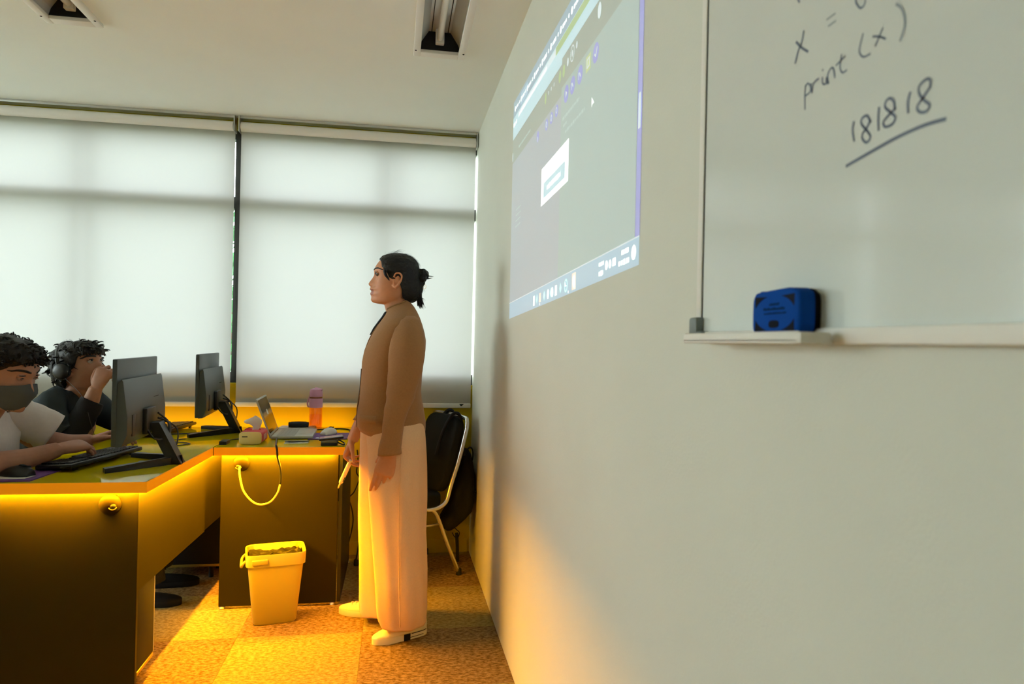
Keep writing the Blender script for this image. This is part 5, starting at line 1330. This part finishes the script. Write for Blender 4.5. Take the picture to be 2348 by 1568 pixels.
HT = [(-.070, -.050, -.03, -.078, .055), (-.050, -.040, 0, -.100, .076), (-.025, -.020, .0, -.116, .086), (-.004, .004, .03, -.124, .090), (.012, .026, .04, -.127, .092), (.034, .040, .07, -.128, .093), (.056, .050, .08, -.126, .093), (.066, .080, .096, -.124, .093), (.080, .100, .100, -.118, .091), (.100, .096, .096, -.106, .084), (.118, .080, .080, -.086, .068), (.130, .055, .055, -.058, .046), (.137, .025, .025, -.03, .022)]
hair_cap(q, H2, HT, rough=.005, freq=38, seed=9)
rb = random.Random(21)
for k in range(260):
    th = rb.uniform(-PI, PI); z = rb.uniform(-.03, .134)
    h_, f_, bk, w = interp(HT, z); c, s = math.cos(th), math.sin(th)
    x = (f_ if c > 0 else -bk)*math.copysign(abs(c)**.85, c); y = w*math.copysign(abs(s)**.9, s)
    if abs(th) < 1.0 and z < .075: continue
    if x > h_: x = h_
    p = V((x, y, z)); o_ = V((x, y, (z-.05)*.9)).normalized(); t = V((rb.gauss(.4, .6), rb.gauss(0, .8), -abs(rb.gauss(.4, .7)))).normalized()
    q.tube([H2 @ (p-o_*.003), H2 @ (p+o_*.006+t*.008), H2 @ (p+o_*.007+t*.020), H2 @ (p+o_*.001+t*.030)], [.0040, .0036, .0024, .0005], 4, 2)
for k in range(12):        # fringe over the brow
    y = lerp(-.060, .060, k/11)
    q.tube([H2 @ (V((.070-.25*abs(y), y*.95, .098))), H2 @ (V((.098-.35*abs(y), y, .085))), H2 @ (V((.1015-.42*abs(y), y*1.05+.004, .068))), H2 @ (V((.0985-.42*abs(y), y*1.08+.010, .056+rb.uniform(-.004, .006))))], [.009, .009, .006, .0008], 6, 3)
for k in range(16):        # stray hairs on the crown
    a = rb.uniform(1.0, 2.9); p = V((.10*math.cos(a)-.01, rb.uniform(-.04, .04), .055+.082*math.sin(a))); e = p+V((math.cos(a)*.016-.006, 0, math.sin(a)*.012+.004))
    q.tube([H2 @ p, H2 @ p.lerp(e, .5)+V((0, 0, .003)), H2 @ e], [.0009, .0006, .0002], 4, 3)
q.obj('hair', M_hair, p2, True)
# headphones
hp = thing('headphones', 'dark over-ear headphones worn by the person in the dark top', 'headphones', tuple(H2 @ V((0, 0, .13))))
q = MB(); q.tube([H2 @ V((-.012-.030*math.sin(a), .101*math.cos(a), .008+.136*math.sin(a)*(.94+.06*math.sin(a)))) for a in [PI*k/20 for k in range(21)]], [(.0035, .013)]*21, 10, 2, up=H2.to_3x3() @ V((0, 0, 1))); q.obj('headband', M_blackp, hp, True)
for s in (-1, 1):
    q = MB(); q.lathe((0, 0, 0), [(.030, -.012), (.036, -.008), (.038, 0), (.034, .010), (.020, .015)], 24, 'y')
    T_ = H2 @ Matrix.Translation((-.012, s*.103, .004)) @ (Matrix.Identity(4) if s > 0 else Matrix.Rotation(PI, 4, 'Z'))
    q.v = [tuple(T_ @ V(v)) for v in q.v]; cup = q.obj('ear_cup', M_blackp, hp, True)
    q = MB(); q.lathe((0, 0, 0), [(.026, -.020), (.034, -.018), (.035, -.012), (.030, -.010)], 24, 'y'); q.v = [tuple(T_ @ V(v)) for v in q.v]; q.obj('ear_pad', M_char, cup, True)
q = MB(); q.tube([H2 @ V((.002, -.106, -.028)), (-1.335, 3.25, .96), (-1.305, 3.235, .905), (-1.290, 3.24, .84), (-1.27, 3.26, .75)], .0011, 6, 6); q.obj('lead', M_charP, hp, True)
# dark top
q = MB(); TT = []
for c, a, b_, f_ in (((-1.60, 3.46, .46), .14, .19, 0), ((-1.585, 3.46, .58), .14, .195, .1), ((-1.555, 3.46, .70), .135, .20, .15), ((-1.52, 3.458, .80), .130, .205, .2), ((-1.495, 3.455, .87), .118, .205, .2), ((-1.480, 3.452, .915), .098, .185, .2), ((-1.468, 3.45, .945), .080, .140, .2), ((-1.458, 3.448, .962), .070, .095, .2), ((-1.452, 3.446, .972), .064, .078, .2)): TT.append((V(c), a, b_, f_))
rings = []
for i in range(len(TT)-1):
    for k in range(4):
        u = k/4; c = TT[i][0].lerp(TT[i+1][0], u); a = lerp(TT[i][1], TT[i+1][1], u); b_ = lerp(TT[i][2], TT[i+1][2], u); tl = lerp(TT[i][3], TT[i+1][3], u)
        rings.append(sring(c, V((math.cos(tl), 0, -math.sin(tl))), V((0, 1, 0)), a, b_, 48, 2.3, .014, 7))
q.loft(rings)
cloth_tube(q, [(-1.475, 3.34, .925), (-1.470, 3.285, .90), (-1.440, 3.252, .845), (-1.395, 3.250, .795)], [(.058, .055), .066, .066, .064], amp=.010, seed=15)
cloth_tube(q, [(-1.470, 3.57, .925), (-1.445, 3.63, .89), (-1.40, 3.685, .83), (-1.335, 3.69, .80), (-1.285, 3.645, .795)], [(.058, .055), .066, .066, .060, .048], amp=.008, seed=16)
q.obj('dark_top', M_char, p2, True)
q = MB(); cloth_tube(q, [(-1.405, 3.250, .798), (-1.372, 3.256, .795), (-1.345, 3.268, .835), (-1.315, 3.281, .905), (-1.304, 3.286, .930)], [.060, .057, .054, .050, .047], amp=.007, seed=17); q.obj('sleeve', M_blk, p2, True)
seated_legs(p2, ((-1.58, 3.55, .50), (-1.58, 3.37, .50)), ((-1.14, 3.56, .50), (-1.14, 3.36, .50)), ((-1.10, 3.60, .10), (-1.06, 3.36, .10)), M_char)
shoe(p2, (-.93, 3.62, 0), (-1.16, 3.60, 0), M_blk, M_blackm, laces=False); shoe(p2, (-.935, 3.35, 0), (-1.16, 3.36, 0), M_blk, M_blackm, laces=False)

# chairs under the two seated people
base_c = Matrix.Translation((.03, 3.70, 0))
ang = math.atan2(-.392, -.92)
for (x, y), lab in (((-1.60, 2.68), 'black padded chair under the person in the white T-shirt'), ((-1.60, 3.46), 'black padded chair under the person in the dark top')):
    dup(ch, Matrix.Translation((x, y, 0)) @ Matrix.Rotation(-ang, 4, 'Z') @ base_c.inverted(), lab)
